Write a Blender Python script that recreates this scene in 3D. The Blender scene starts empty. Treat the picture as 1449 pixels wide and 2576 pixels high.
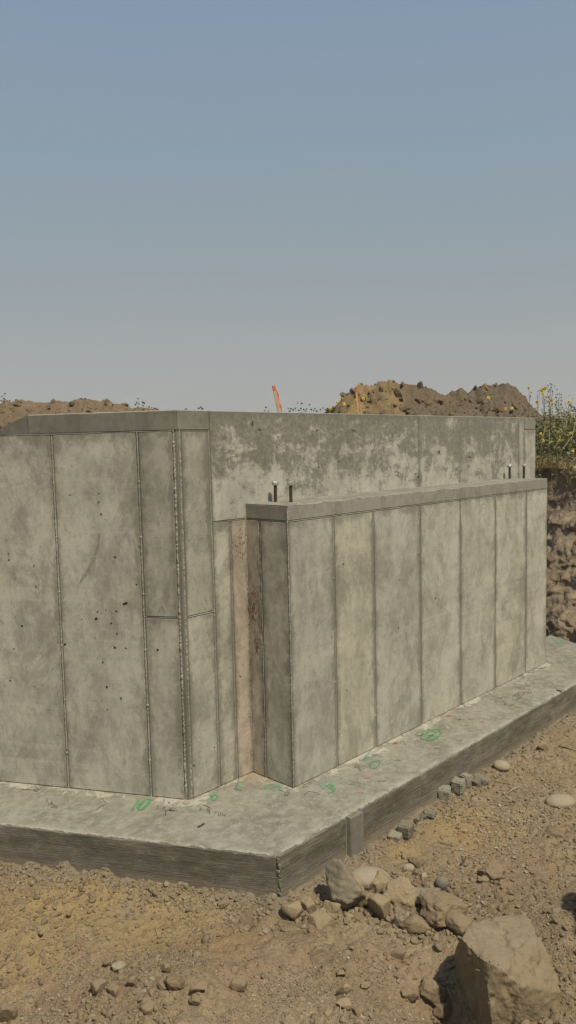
import bpy, bmesh, math, random
import numpy as np
from mathutils import Vector, Matrix

C = bpy.context.scene.collection
rnd = random.Random(7)
# ------------------------------------------------------------------ camera
CAM = np.array([-3.5994, -3.4342, 2.3034]); F = 1926.22; YAW, PIT, ROL = 0.760935, -0.087613, -0.022389
_v = np.array([math.cos(YAW)*math.cos(PIT), math.sin(YAW)*math.cos(PIT), math.sin(PIT)])
_r = np.array([math.sin(YAW), -math.cos(YAW), 0.0]); _u = np.cross(_r, _v)
RR = _r*math.cos(ROL) + _u*math.sin(ROL); UU = -_r*math.sin(ROL) + _u*math.cos(ROL); VV = _v
cd = bpy.data.cameras.new('camera'); cam = bpy.data.objects.new('camera', cd); C.objects.link(cam)
cd.sensor_fit = 'VERTICAL'; cd.sensor_height = 36; cd.lens = F/2576*36; cd.clip_start = .05; cd.clip_end = 5000
cam.matrix_world = Matrix(((RR[0], UU[0], -VV[0], CAM[0]), (RR[1], UU[1], -VV[1], CAM[1]), (RR[2], UU[2], -VV[2], CAM[2]), (0, 0, 0, 1)))
bpy.context.scene.camera = cam
# ------------------------------------------------------------------ sky and sun
SUN = np.array([-.085, -.51, .86]); SUN /= np.linalg.norm(SUN)
w = bpy.data.worlds.new('World'); bpy.context.scene.world = w; w.use_nodes = True
nt = w.node_tree; bg = nt.nodes['Background']
sky = nt.nodes.new('ShaderNodeTexSky'); sky.sky_type = 'NISHITA'; sky.sun_disc = False
sky.sun_elevation = math.asin(SUN[2]); sky.sun_rotation = math.atan2(SUN[0], SUN[1])
sky.air_density = 1.0; sky.dust_density = 3.0; sky.ozone_density = 1.5; sky.altitude = 1500
# smoke haze: the same all round, greyer towards the horizon
tc = nt.nodes.new('ShaderNodeTexCoord'); sx = nt.nodes.new('ShaderNodeSeparateXYZ')
nt.links.new(tc.outputs['Generated'], sx.inputs[0])
cr = nt.nodes.new('ShaderNodeValToRGB'); e = cr.color_ramp.elements
wn = nt.nodes.new('ShaderNodeTexNoise'); wn.inputs['Scale'].default_value = 2.2; wn.inputs['Detail'].default_value = 4; wm = nt.nodes.new('ShaderNodeMapping'); wm.inputs['Scale'].default_value = (1, 1, 3.5)
nt.links.new(tc.outputs['Generated'], wm.inputs[0]); nt.links.new(wm.outputs[0], wn.inputs['Vector'])
wa = nt.nodes.new('ShaderNodeMath'); wa.operation = 'MULTIPLY_ADD'; wa.inputs[1].default_value = .09; nt.links.new(wn.outputs[0], wa.inputs[0])   # drifting smoke
ws = nt.nodes.new('ShaderNodeMath'); ws.operation = 'SUBTRACT'; ws.inputs[1].default_value = .045; nt.links.new(sx.outputs['Z'], ws.inputs[0]); nt.links.new(ws.outputs[0], wa.inputs[2])
nt.links.new(wa.outputs[0], cr.inputs[0])
SKYC = [(0.0, (3.95, 3.75, 3.45)), (.10, (3.75, 3.75, 3.6)), (.2, (3.1, 3.65, 3.75)), (.34, (2.75, 3.55, 4.15)), (.48, (2.42, 3.32, 4.5)), (1, (2.0, 2.95, 4.35))]
KS = 1/4.2
e[0].position, e[0].color = 0, (*[c*KS for c in SKYC[0][1]], 1)
e[1].position, e[1].color = 1, (*[c*KS for c in SKYC[-1][1]], 1)
for p, c in SKYC[1:-1]:
    q = e.new(p); q.color = (*[x*KS for x in c], 1)
sc_ = nt.nodes.new('ShaderNodeVectorMath'); sc_.operation = 'SCALE'; sc_.inputs['Scale'].default_value = 4.2
nt.links.new(cr.outputs[0], sc_.inputs[0])
mx = nt.nodes.new('ShaderNodeMix'); mx.data_type = 'RGBA'; mx.inputs[0].default_value = .85
nt.links.new(sky.outputs[0], mx.inputs[6]); nt.links.new(sc_.outputs[0], mx.inputs[7])
nt.links.new(mx.outputs[2], bg.inputs[0]); bg.inputs[1].default_value = .1
sl = bpy.data.lights.new('sun', 'SUN'); sl.energy = 4.2; sl.angle = math.radians(1.6); sl.color = (1, .93, .80)
so = bpy.data.objects.new('sun', sl); C.objects.link(so)
so.rotation_euler = Vector(SUN).to_track_quat('Z', 'Y').to_euler()
vs = bpy.context.scene.view_settings
vs.view_transform = 'Standard'; vs.look = 'None'; vs.exposure = 0; vs.gamma = 1; vs.use_curve_mapping = False

# ------------------------------------------------------------------ helpers: rays, noise, meshes
def ray(x, y): return VV*F + RR*(x-724.5) - UU*(y-1288)
def at_z(x, y, z): d = ray(x, y); return CAM + d*((z-CAM[2])/d[2])
def at_y(x, y, Y): d = ray(x, y); return CAM + d*((Y-CAM[1])/d[1])
def at_d(x, y, dep): return CAM + ray(x, y)*(dep/F)
def depth(P): return float((np.asarray(P)-CAM) @ VV)
def hsh(ix, iy, s=0, iz=None):
    h = (ix.astype(np.int64)*374761393 + iy.astype(np.int64)*668265263 + s*974634777)
    if iz is not None: h = h + iz.astype(np.int64)*2147483647
    h &= 0xffffffff
    h = ((h ^ (h >> 13))*1274126177) & 0xffffffff
    h = ((h ^ (h >> 16))*2246822519) & 0xffffffff
    return ((h ^ (h >> 15)) & 0xffffff)/float(0xffffff)
def vn2(x, y, s=0):
    x = np.asarray(x, float); y = np.asarray(y, float)
    ix = np.floor(x); iy = np.floor(y); fx = x-ix; fy = y-iy
    fx = fx*fx*fx*(fx*(fx*6-15)+10); fy = fy*fy*fy*(fy*(fy*6-15)+10)
    a = hsh(ix, iy, s); b = hsh(ix+1, iy, s); c = hsh(ix, iy+1, s); d = hsh(ix+1, iy+1, s)
    return ((a*(1-fx)+b*fx)*(1-fy) + (c*(1-fx)+d*fx)*fy)*2-1
def fb2(x, y, s=0, o=4, g=.5):
    t = 0; a = 1; n = 0
    for k in range(o):
        ca, sa = math.cos(.7*k+.3), math.sin(.7*k+.3)
        t = t + a*vn2((x*ca-y*sa)*2**k+k*17.3, (x*sa+y*ca)*2**k, s+k); n += a; a *= g
    return t/n
def vn3(x, y, z, s=0):
    ix = np.floor(x); iy = np.floor(y); iz = np.floor(z); f = []
    for q, i in ((x, ix), (y, iy), (z, iz)):
        t = q-i; f.append(t*t*(3-2*t))
    r = 0
    for a in (0, 1):
        for b in (0, 1):
            for c in (0, 1):
                r = r + hsh(ix+a, iy+b, s, iz+c)*(f[0] if a else 1-f[0])*(f[1] if b else 1-f[1])*(f[2] if c else 1-f[2])
    return r*2-1
def fb3(P, sc=1., s=0, o=3, g=.5):
    t = 0; a = 1; n = 0
    for k in range(o):
        q = P*sc*2**k + k*9.1; t = t + a*vn3(q[..., 0], q[..., 1], q[..., 2], s+k); n += a; a *= g
    return t/n
def worley(x, y, s=0):
    ix = np.floor(x); iy = np.floor(y); d1 = np.full(np.shape(x), 9.); d2 = d1.copy(); idr = np.zeros(np.shape(x))
    for a in (-1, 0, 1):
        for b in (-1, 0, 1):
            cx_ = ix+a; cy_ = iy+b
            px = cx_+hsh(cx_, cy_, s); py = cy_+hsh(cx_, cy_, s+1)
            d = np.hypot(x-px, y-py); n = d < d1
            d2 = np.where(n, d1, np.minimum(d2, d)); idr = np.where(n, hsh(cx_, cy_, s+2), idr); d1 = np.where(n, d, d1)
    return d1, d2, idr
def sstep(a, b, x): t = np.clip((x-a)/(b-a), 0, 1); return t*t*(3-2*t)

def link(name, me, mat=None, parent=None):
    o = bpy.data.objects.new(name, me); C.objects.link(o)
    if mat is not None and me is not None and len(me.materials) == 0: me.materials.append(mat)
    if parent is not None: o.parent = parent; o.matrix_parent_inverse = parent.matrix_world.inverted()
    return o
def tag(o, label, cat, group=None):
    o['label'] = label; o['category'] = cat
    if group: o['group'] = group
    return o
def kind(o, k): o['kind'] = k; return o
def empty(name, loc=(0, 0, 0)):
    o = bpy.data.objects.new(name, None); C.objects.link(o); o.location = loc; o.empty_display_size = .1
    o.matrix_world = Matrix.Translation(Vector([float(c) for c in loc])); return o
def mesh(name, V, Fc, smooth=False, attrs=None):
    me = bpy.data.meshes.new(name)
    V = np.asarray(V, float)
    if isinstance(Fc, np.ndarray):
        nf, k = Fc.shape
        me.vertices.add(len(V)); me.vertices.foreach_set('co', V.astype(np.float32).ravel())
        me.loops.add(nf*k); me.loops.foreach_set('vertex_index', Fc.astype(np.int32).ravel())
        me.polygons.add(nf); me.polygons.foreach_set('loop_start', np.arange(0, nf*k, k, dtype=np.int32))
        me.polygons.foreach_set('loop_total', np.full(nf, k, dtype=np.int32))
    else: me.from_pydata([tuple(v) for v in V], [], Fc)
    if attrs:
        for n, a in attrs.items():
            at = me.attributes.new(n, 'FLOAT', 'POINT'); at.data.foreach_set('value', np.asarray(a, np.float32).ravel())
    me.update(calc_edges=True); me.validate()
    me.polygons.foreach_set('use_smooth', np.full(len(me.polygons), smooth))
    return me
def grid_faces(nu, nv):
    i = np.arange(nu-1)[:, None]; j = np.arange(nv-1)[None, :]; a = i*nv+j
    return np.stack([a, a+nv, a+nv+1, a+1], -1).reshape(-1, 4)
def move_origin(o, loc):                      # put a mesh's origin where the thing stands
    loc = Vector([float(c) for c in loc]); o.data.transform(Matrix.Translation(-loc)); o.location = loc; return o
class MB:
    def __init__(s): s.V = []; s.F = []
    def add(s, V, Fc):
        n = len(s.V); s.V += [tuple(float(c) for c in v) for v in V]; s.F += [tuple(n+i for i in f) for f in Fc]
    def box(s, P, ax, ay, az):
        P, ax, ay, az = map(np.asarray, (P, ax, ay, az))
        V = [P+ax*a+ay*b+az*c for c in (0, 1) for b in (0, 1) for a in (0, 1)]
        s.add(V, [(0, 2, 3, 1), (4, 5, 7, 6), (0, 1, 5, 4), (1, 3, 7, 5), (3, 2, 6, 7), (2, 0, 4, 6)])
    def tube(s, pts, rad, n=5, cap=True):
        pts = [np.asarray(p, float) for p in pts]
        if not hasattr(rad, '__len__'): rad = [rad]*len(pts)
        V = []; F_ = []
        for i, p in enumerate(pts):
            t = pts[min(i+1, len(pts)-1)]-pts[max(i-1, 0)]; t = t/(np.linalg.norm(t)+1e-9)
            a = np.cross(t, (0, 0, 1.) if abs(t[2]) < .9 else (1., 0, 0)); a /= np.linalg.norm(a); b = np.cross(t, a)
            for k in range(n):
                th = 2*math.pi*k/n; V.append(p+(a*math.cos(th)+b*math.sin(th))*rad[i])
        for i in range(len(pts)-1):
            for k in range(n): F_.append((i*n+k, i*n+(k+1) % n, (i+1)*n+(k+1) % n, (i+1)*n+k))
        if cap: F_ += [tuple(range(n))[::-1], tuple(range((len(pts)-1)*n, len(pts)*n))]
        s.add(V, F_)
    def build(s, name, mat, parent=None, smooth=False):
        return link(name, mesh(name, s.V, s.F, smooth), mat, parent)

# ------------------------------------------------------------------ materials
class NT:
    def __init__(s, name, rough=.9, spec=.25):
        s.m = bpy.data.materials.new(name); s.m.use_nodes = True; s.t = s.m.node_tree
        s.b = s.t.nodes['Principled BSDF']; s.b.inputs['Roughness'].default_value = rough
        s.b.inputs['Specular IOR Level'].default_value = spec
        s.pos = s.n('ShaderNodeNewGeometry').outputs['Position']
    def n(s, t, **k):
        q = s.t.nodes.new(t)
        for a, b in k.items(): setattr(q, a, b)
        return q
    def L(s, a, b): s.t.links.new(a, b)
    def noise(s, scale, det=4, rough=.6, vec=None, st=(1, 1, 1), dist=0):
        mp = s.n('ShaderNodeMapping'); s.L(vec or s.pos, mp.inputs[0]); mp.inputs['Scale'].default_value = st
        q = s.n('ShaderNodeTexNoise'); s.L(mp.outputs[0], q.inputs['Vector'])
        q.inputs['Scale'].default_value = scale; q.inputs['Detail'].default_value = det
        q.inputs['Roughness'].default_value = rough; q.inputs['Distortion'].default_value = dist
        return q.outputs[0]
    def vor(s, scale, feat='F1', vec=None):
        q = s.n('ShaderNodeTexVoronoi', feature=feat); s.L(vec or s.pos, q.inputs['Vector']); q.inputs['Scale'].default_value = scale
        return q
    def mr(s, v, a, b, c=0, d=1, sm=False):
        q = s.n('ShaderNodeMapRange'); q.interpolation_type = 'SMOOTHSTEP' if sm else 'LINEAR'
        s.L(v, q.inputs[0])
        for i, x in enumerate((a, b, c, d)): q.inputs[i+1].default_value = x
        return q.outputs[0]
    def math(s, op, a, b=None):
        q = s.n('ShaderNodeMath', operation=op)
        for i, x in enumerate((a, b)):
            if x is None: continue
            if isinstance(x, (int, float)): q.inputs[i].default_value = x
            else: s.L(x, q.inputs[i])
        return q.outputs[0]
    def mix(s, f, a, b, mode='MIX'):
        q = s.n('ShaderNodeMix', data_type='RGBA', blend_type=mode)
        for i, x in ((0, f), (6, a), (7, b)):
            if isinstance(x, (int, float)): q.inputs[i].default_value = x
            elif isinstance(x, tuple): q.inputs[i].default_value = (*x, 1)
            else: s.L(x, q.inputs[i])
        return q.outputs[2]
    def attr(s, name): return s.n('ShaderNodeAttribute', attribute_name=name).outputs['Fac']
    def out(s, col, h=None, dist=.004, strength=.6):
        if isinstance(col, tuple): s.b.inputs['Base Color'].default_value = (*col, 1)
        else: s.L(col, s.b.inputs['Base Color'])
        if h is not None:
            bp = s.n('ShaderNodeBump'); bp.inputs['Strength'].default_value = strength; bp.inputs['Distance'].default_value = dist
            s.L(h, bp.inputs['Height']); s.L(bp.outputs[0], s.b.inputs['Normal'])
        return s.m

def concrete(name, c_light, c_dark, zdark=None, holes=.5, blotch=.5, tint=True, streak=1.):
    q = NT(name, .88, .3)
    n1 = q.noise(1.7, 7, .68, st=(1, 1, .8), dist=.3)
    n2 = q.noise(7, 6, .7, st=(1, 1, .45))
    n3 = q.noise(60, 4, .7)
    st = q.noise(3.2, 6, .75, st=(1, 1, 9.), dist=.25)          # faint horizontal drag marks
    pl = q.noise(1.3, 5, .7, st=(.12, .12, 7), dist=.1)           # lifts of the pour
    vt = q.noise(9, 5, .7, st=(1, 1, .12))                      # vertical runs
    f = q.math('ADD', q.math('MULTIPLY', n1, .55), q.math('MULTIPLY', n2, .45))
    f = q.mr(f, .5-.055/blotch, .5+.055/blotch, 0, 1)
    pt = q.noise(4.5, 9, .78, st=(1, 1, .7), dist=.4); f = q.math('ADD', q.math('MULTIPLY', f, .62), q.math('MULTIPLY', q.mr(pt, .44, .56), .38))
    if zdark:
        sz = q.n('ShaderNodeSeparateXYZ'); q.L(q.pos, sz.inputs[0])
        wob = q.noise(2.6, 8, .72, st=(1, 1, 1.4), dist=.8)
        zz = q.math('ADD', sz.outputs['Z'], q.math('MULTIPLY', q.math('SUBTRACT', wob, .5), 1.5))
        zm = q.mr(zz, zdark[0], zdark[1], 0, 1, True)
        f = q.math('MULTIPLY', f, q.math('SUBTRACT', 1, q.math('MULTIPLY', zm, zdark[2])))
    c = q.mix(f, c_dark, c_light)
    c = q.mix(q.mr(st, .42, .34, 0, .25*streak), c, tuple(x*.7 for x in c_dark))
    c = q.mix(q.mr(pl, .56, .66, 0, .30*streak), c, tuple(x*.8 for x in c_dark)); c = q.mix(q.mr(pl, .44, .36, 0, .28*streak), c, tuple(x*1.12 for x in c_light))
    c = q.mix(q.mr(vt, .56, .70, 0, .22), c, tuple(x*.7 for x in c_dark))
    c = q.mix(q.mr(vt, .46, .30, 0, .3), c, tuple(min(1, x*1.18) for x in c_light))
    c = q.mix(q.mr(n3, .3, .7, .0, .35), c, tuple(x*.8 for x in c_light))
    fs = q.noise(26, 8, .8, st=(1, 1, .55), dist=.6); c = q.mix(q.mr(fs, .53, .64, 0, .38), c, tuple(min(1, x*1.12) for x in c_light)); c = q.mix(q.mr(fs, .47, .37, 0, .42), c, tuple(x*.8 for x in c_dark))
    sm = q.n('ShaderNodeMapping'); sm.inputs['Rotation'].default_value = (0, .5, 0); q.L(q.pos, sm.inputs[0]); sk = q.noise(5, 9, .8, vec=sm.outputs[0], st=(.6, .6, 6), dist=.4)
    c = q.mix(q.mr(sk, .57, .66, 0, .35*streak), c, tuple(x*.85 for x in c_dark))
    # stains where form ties seeped: small dark spots
    v2 = q.vor(5.2); spot = q.mr(v2.outputs['Distance'], .10, .055, 0, .35)
    c = q.mix(spot, c, tuple(x*.6 for x in c_dark))
    # air holes: pits left by bubbles, the shade and soil in them painted dark
    wv = q.n('ShaderNodeVectorMath', operation='ADD'); q.L(q.pos, wv.inputs[0])
    nn = q.n('ShaderNodeTexNoise'); nn.inputs['Scale'].default_value = 45; q.L(q.pos, nn.inputs['Vector'])
    sc = q.n('ShaderNodeVectorMath', operation='SCALE'); q.L(nn.outputs['Color'], sc.inputs[0]); sc.inputs['Scale'].default_value = .022
    q.L(sc.outputs[0], wv.inputs[1])
    va = q.vor(12., vec=wv.outputs[0]); sel = q.n('ShaderNodeSeparateColor'); q.L(va.outputs['Color'], sel.inputs[0])
    dens = q.noise(1.1, 2, .5)
    pick = q.math('GREATER_THAN', q.math('ADD', sel.outputs[0], q.math('MULTIPLY', q.math('SUBTRACT', dens, .5), 1.2)), 1-.42*holes)
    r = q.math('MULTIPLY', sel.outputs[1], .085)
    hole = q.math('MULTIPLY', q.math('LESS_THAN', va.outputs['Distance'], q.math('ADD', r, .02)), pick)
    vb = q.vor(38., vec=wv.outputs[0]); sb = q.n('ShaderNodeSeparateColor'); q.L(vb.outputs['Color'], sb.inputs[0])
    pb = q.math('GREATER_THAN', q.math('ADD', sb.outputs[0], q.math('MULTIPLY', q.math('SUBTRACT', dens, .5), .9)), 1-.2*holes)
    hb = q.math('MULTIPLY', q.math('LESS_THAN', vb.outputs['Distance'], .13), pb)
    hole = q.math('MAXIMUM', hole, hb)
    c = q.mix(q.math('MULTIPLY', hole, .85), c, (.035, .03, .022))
    if zdark:      # dried bleed water: darker skin with crisp ragged outline, mostly high up
        sp = q.noise(4.2, 12, .80, st=(1, 1, 1.5), dist=.35); sp2 = q.noise(11, 8, .8, st=(1, 1, .35), dist=.5)
        sv = q.math('ADD', q.math('ADD', q.math('MULTIPLY', sp, .75), q.math('MULTIPLY', sp2, .25)), q.math('MULTIPLY', q.math('SUBTRACT', sz.outputs['Z'], 2.22), .17))
        bt = q.noise(30, 8, .8); c = q.mix(q.math('MULTIPLY', q.mr(sv, .468, .525, 0, .95), q.mr(bt, .40, .60, 1, .6)), c, (.142, .131, .101))
        c = q.mix(q.mr(sv, .468, .448, 0, .25), c, (.50, .48, .39))
    else:
        sp = q.noise(2.6, 12, .80, st=(1, 1, .8), dist=.45); c = q.mix(q.mr(sp, .53, .58, 0, .42), c, tuple(x*.72 for x in c_dark)); c = q.mix(q.mr(sp, .455, .42, 0, .35), c, tuple(x*1.1 for x in c_light))
    if tint:
        # cement paste is darker beside the form joints
        dm = q.math('MINIMUM', q.attr('du'), q.math('MINIMUM', q.attr('dv'), q.attr('dz')))
        dm = q.math('ADD', dm, q.math('MULTIPLY', q.math('SUBTRACT', pt, .5), .22))
        c = q.mix(q.mr(dm, .045, .0, 0, .62, True), c, tuple(x*.62 for x in c_dark))
        oi = q.n('ShaderNodeObjectInfo')
        c = q.mix(1.0, c, oi.outputs['Color'], 'MULTIPLY')
        c = q.mix(q.mr(oi.outputs['Random'], 0, 1, 0, .16), c, tuple(x*.55 for x in c_light))
    h = q.math('ADD', q.math('MULTIPLY', n3, .25), q.math('MULTIPLY', n2, .8))
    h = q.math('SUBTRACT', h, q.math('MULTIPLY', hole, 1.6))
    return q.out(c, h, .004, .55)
CL, CDK = (.485, .452, .362), (.255, .234, .18)
M_WALL = concrete('cast_concrete', CL, CDK, None, .55, .8)
M_UP = concrete('weathered_concrete', (.47, .438, .35), (.25, .23, .18), (1.75, 2.45, .0), .9, 1.0)
M_CAP = concrete('trowelled_concrete', (.268, .248, .195), (.175, .16, .125), None, .35, .6, True, .15)
M_SEAM = concrete('rough_seam_concrete', (.40, .372, .295), (.28, .26, .20), None, .2, 1.2, False)
M_CORE = concrete('joint_concrete', (.20, .185, .145), (.15, .138, .105), None, 0.05, 1., False)

def m_boardface():
    q = NT('board_formed_concrete', .85, .3)
    g = q.noise(14, 8, .75, st=(.35, .35, 9), dist=.25); n = q.noise(2.6, 6, .7, st=(.6, .6, 2.2)); f = q.noise(40, 4, .7, st=(.3, .3, 2.5))
    c = q.mix(q.mr(n, .40, .66), (.115, .102, .073), (.22, .195, .143))
    c = q.mix(q.mr(g, .52, .72, 0, .25), c, (.31, .275, .205))
    c = q.mix(q.mr(g, .44, .32, 0, .35), c, (.06, .052, .037)); pb = q.noise(9, 8, .75, st=(.8, .8, 1.6)); c = q.mix(q.mr(pb, .52, .62, 0, .5), c, (.27, .24, .175)); c = q.mix(q.mr(pb, .47, .40, 0, .4), c, (.085, .074, .052))
    c = q.mix(q.mr(f, .6, .75, 0, .5), c, (.32, .28, .2))
    sz = q.n('ShaderNodeSeparateXYZ'); q.L(q.pos, sz.inputs[0])
    dust = q.mr(q.math('ADD', sz.outputs['Z'], q.math('MULTIPLY', n, .22)), -.155, -.06, .75, 0, True)
    c = q.mix(dust, c, (.30, .235, .155))
    return q.out(c, q.math('ADD', g, q.math('MULTIPLY', f, .4)), .012, .8)
M_BOARD = m_boardface()
def m_slab():
    q = NT('footing_top_concrete', .9, .3)
    n1 = q.noise(3.0, 8, .75, dist=.4); n2 = q.noise(14, 7, .75, st=(1, 1, 1)); n3 = q.noise(90, 3, .7)
    fl = q.noise(7, 10, .82, st=(1, 1, 1), dist=1.4); c = q.mix(q.mr(n1, .42, .58), (.175, .158, .112), (.262, .242, .182)); c = q.mix(q.mr(fl, .51, .55, 0, .5), c, (.315, .295, .225)); c = q.mix(q.mr(fl, .47, .43, 0, .32), c, (.155, .138, .095))
    c = q.mix(q.mr(n2, .52, .60, 0, .7), c, (.33, .31, .24))
    sc = q.noise(9, 6, .7, st=(.5, 3.5, 1), dist=.6)
    c = q.mix(q.mr(sc, .60, .66, 0, .55), c, (.38, .36, .29))
    c = q.mix(q.mr(n2, .44, .34, 0, .5), c, (.15, .13, .088))
    p = q.attr('pale'); pn = q.math('ADD', p, q.math('MULTIPLY', q.math('SUBTRACT', fl, .5), 3.2))
    c = q.mix(q.mr(pn, .62, .80, 0, .75, True), c, (.50, .46, .36))
    e_ = q.attr('rim'); c = q.mix(q.math('MULTIPLY', e_, .8), c, (.36, .34, .265))
    oc = q.attr('ochre'); c = q.mix(q.math('MULTIPLY', oc, .6), c, (.35, .27, .155))
    # rust coloured specks and drips
    rs = q.noise(22, 3, .6); rz = q.noise(1.7, 2, .5)
    c = q.mix(q.math('MULTIPLY', q.mr(rs, .70, .76), q.mr(rz, .52, .62, 0, .55)), c, (.33, .11, .08))
    c = q.mix(q.mr(n3, .3, .7, 0, .3), c, (.25, .235, .19))
    return q.out(c, q.math('ADD', q.math('MULTIPLY', n2, 1), q.math('MULTIPLY', n3, .35)), .006, .8)
M_SLAB = m_slab()
def m_dirt(name, base, light, dark, pebble=True):
    q = NT(name, .95, .15)
    n1 = q.noise(2.2, 6, .65, dist=.3); n2 = q.noise(22, 6, .75); n3 = q.noise(130, 4, .75)
    c = q.mix(q.mr(n1, .36, .64), base, light)
    c = q.mix(q.mr(n2, .55, .40, 0, .55), c, dark)
    c = q.mix(q.mr(n3, .52, .70, 0, .6), c, tuple(min(1, x*1.5) for x in light))
    c = q.mix(q.mr(n3, .46, .32, 0, .55), c, tuple(x*.7 for x in dark))
    c = q.mix(q.math('MULTIPLY', q.attr('ochre'), .75), c, (.33, .225, .095))
    c = q.mix(q.math('MULTIPLY', q.attr('grey'), .8), c, (.215, .185, .128))
    c = q.mix(q.math('MULTIPLY', q.attr('red'), .7), c, (.26, .165, .098))
    c = q.mix(q.math('MULTIPLY', q.attr('damp'), .6), c, (.14, .098, .058))
    h = q.math('ADD', q.math('MULTIPLY', n2, 1.0), q.math('MULTIPLY', n3, .45))
    if pebble:
        v = q.vor(70); h = q.math('SUBTRACT', h, q.math('MULTIPLY', v.outputs['Distance'], .5))
    return q.out(c, h, .012, .9)
M_DIRT = m_dirt('dry_soil', (.242, .178, .100), (.308, .232, .138), (.128, .090, .050))
M_BANK = m_dirt('cut_bank_soil', (.30, .225, .145), (.37, .285, .19), (.17, .125, .08))
M_PILE = m_dirt('piled_soil', (.135, .102, .066), (.18, .138, .09), (.062, .046, .03))
M_PILEL = m_dirt('brown_piled_soil', (.175, .125, .076), (.215, .158, .098), (.09, .064, .04))
def m_rock(name, a, b, dark, st=(1, 1, 1), sc=9, dust=.5):
    q = NT(name, .9, .2)
    tco = q.n('ShaderNodeTexCoord').outputs['Object']
    n1 = q.noise(sc, 6, .7, vec=tco, st=st, dist=.3); n3 = q.noise(sc*9, 4, .7, vec=tco, st=st)
    c = q.mix(q.mr(n1, .38, .62), a, b); c = q.mix(q.mr(n3, .45, .3, 0, .6), c, dark)
    nm = q.n('ShaderNodeNewGeometry').outputs['Normal']; sz = q.n('ShaderNodeSeparateXYZ'); q.L(nm, sz.inputs[0])
    c = q.mix(q.math('MULTIPLY', q.mr(sz.outputs['Z'], .3, .95, 0, dust), q.mr(n1, .35, .6)), c, (.32, .25, .16))   # dust lying on top
    return q.out(c, q.math('ADD', n1, q.math('MULTIPLY', n3, .5)), .01, .8)
M_TAN = m_rock('tan_sandstone', (.30, .225, .128), (.235, .172, .098), (.13, .088, .048))
M_CLOD = m_rock('earth_clod', (.225, .162, .092), (.18, .128, .073), (.10, .07, .04))
M_SLATE = m_rock('layered_slate', (.26, .222, .148), (.20, .168, .11), (.085, .07, .046), (1, 1, 5), 10, .25)
M_COB = m_rock('river_cobble', (.33, .275, .185), (.28, .23, .15), (.2, .16, .1), sc=6, dust=.3)
M_GREY = m_rock('grey_stone', (.18, .158, .115), (.14, .122, .088), (.08, .07, .05))
M_BOUL = m_rock('dusty_boulder', (.245, .187, .108), (.19, .143, .084), (.08, .058, .035), (1, 1, .55), 11, .6)
M_BLK = m_rock('broken_concrete', (.29, .262, .19), (.22, .198, .142), (.12, .105, .073), sc=7, dust=.1)
def m_gravel():
    q = NT('mixed_gravel', .9, .25); r = q.attr('tone')
    c = q.n('ShaderNodeValToRGB'); q.L(r, c.inputs[0]); el = c.color_ramp.elements
    el[0].color = (.16, .112, .062, 1); el[1].color = (.44, .36, .24, 1); el[1].position = 1
    for p, k in ((.35, (.21, .155, .09)), (.66, (.25, .188, .112)), (.84, (.26, .22, .15)), (.95, (.32, .265, .175))): x = el.new(p); x.color = (*k, 1)
    n = q.noise(90, 3, .7); return q.out(q.mix(q.mr(n, .4, .65, 0, .5), c.outputs[0], (.23, .17, .10)), n, .004, .6)
M_GRAV = m_gravel()
def flat(name, c, rough=.7, metal=0, var=.25, scale=30):
    q = NT(name, rough, .4); q.b.inputs['Metallic'].default_value = metal
    n = q.noise(scale, 4, .7); return q.out(q.mix(q.mr(n, .35, .65), tuple(x*(1-var) for x in c), c), n, .001, .3)
M_WIRE = flat('rusty_wire', (.06, .045, .035), .7, .3)
M_WIRE2 = flat('bright_wire', (.30, .27, .21), .5, .4)
M_NUT = flat('zinc_plated_steel', (.50, .49, .45), .45, .55, .2, 60)
M_ROD = flat('dark_threaded_steel', (.075, .058, .04), .6, .5, .5, 80)
M_LATH = flat('pine_lath', (.48, .33, .17), .8)
M_TAPE = flat('orange_flagging', (.60, .12, .045), .5, 0, .15); 
M_STEM = flat('green_stem', (.19, .19, .08), .8); M_DRY = flat('dry_straw', (.42, .33, .16), .85, 0, .35, 8)
M_LEAF = flat('weed_leaf', (.185, .185, .075), .75, 0, .45, 9); M_LEAFD = flat('olive_leaf', (.31, .275, .11), .8, 0, .4, 9)
M_PETAL = flat('yellow_petal', (.62, .43, .025), .6, 0, .15); M_DISC = flat('flower_disc', (.10, .07, .025), .9); M_BUD = flat('seed_head', (.045, .05, .025), .9)
M_TWIG = flat('dry_twig', (.46, .38, .25), .8, 0, .3)
M_DTWIG = flat('dark_twig', (.08, .06, .04), .8, 0, .3)
def m_paint(name, c, cover=.5):
    q = NT(name, .8, .3); n = q.noise(38, 5, .75); q.out(c)
    tr = q.n('ShaderNodeBsdfTransparent'); ms = q.n('ShaderNodeMixShader')
    q.L(q.mr(n, .5-.25*cover-.08, .5-.25*cover+.14, 0, min(1, .55+cover*.6)), ms.inputs[0]); q.L(tr.outputs[0], ms.inputs[1]); q.L(q.b.outputs[0], ms.inputs[2])
    q.L(ms.outputs[0], q.t.nodes['Material Output'].inputs[0]); return q.m
M_GREEN = m_paint('green_spray_paint', (.085, .33, .11), .3); M_AQUA = m_paint('aqua_spray_paint', (.20, .40, .27), .15)
M_RED = m_paint('red_spray_paint', (.5, .06, .05), .5); M_SAL = m_paint('faded_red_paint', (.52, .22, .15), .25); M_MAR = m_paint('maroon_crayon', (.2, .07, .045), .25)
M_INK = m_paint('black_marker', (.06, .052, .04), .35); M_STAIN = m_paint('red_form_stain', (.20, .035, .03), .9)

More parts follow.
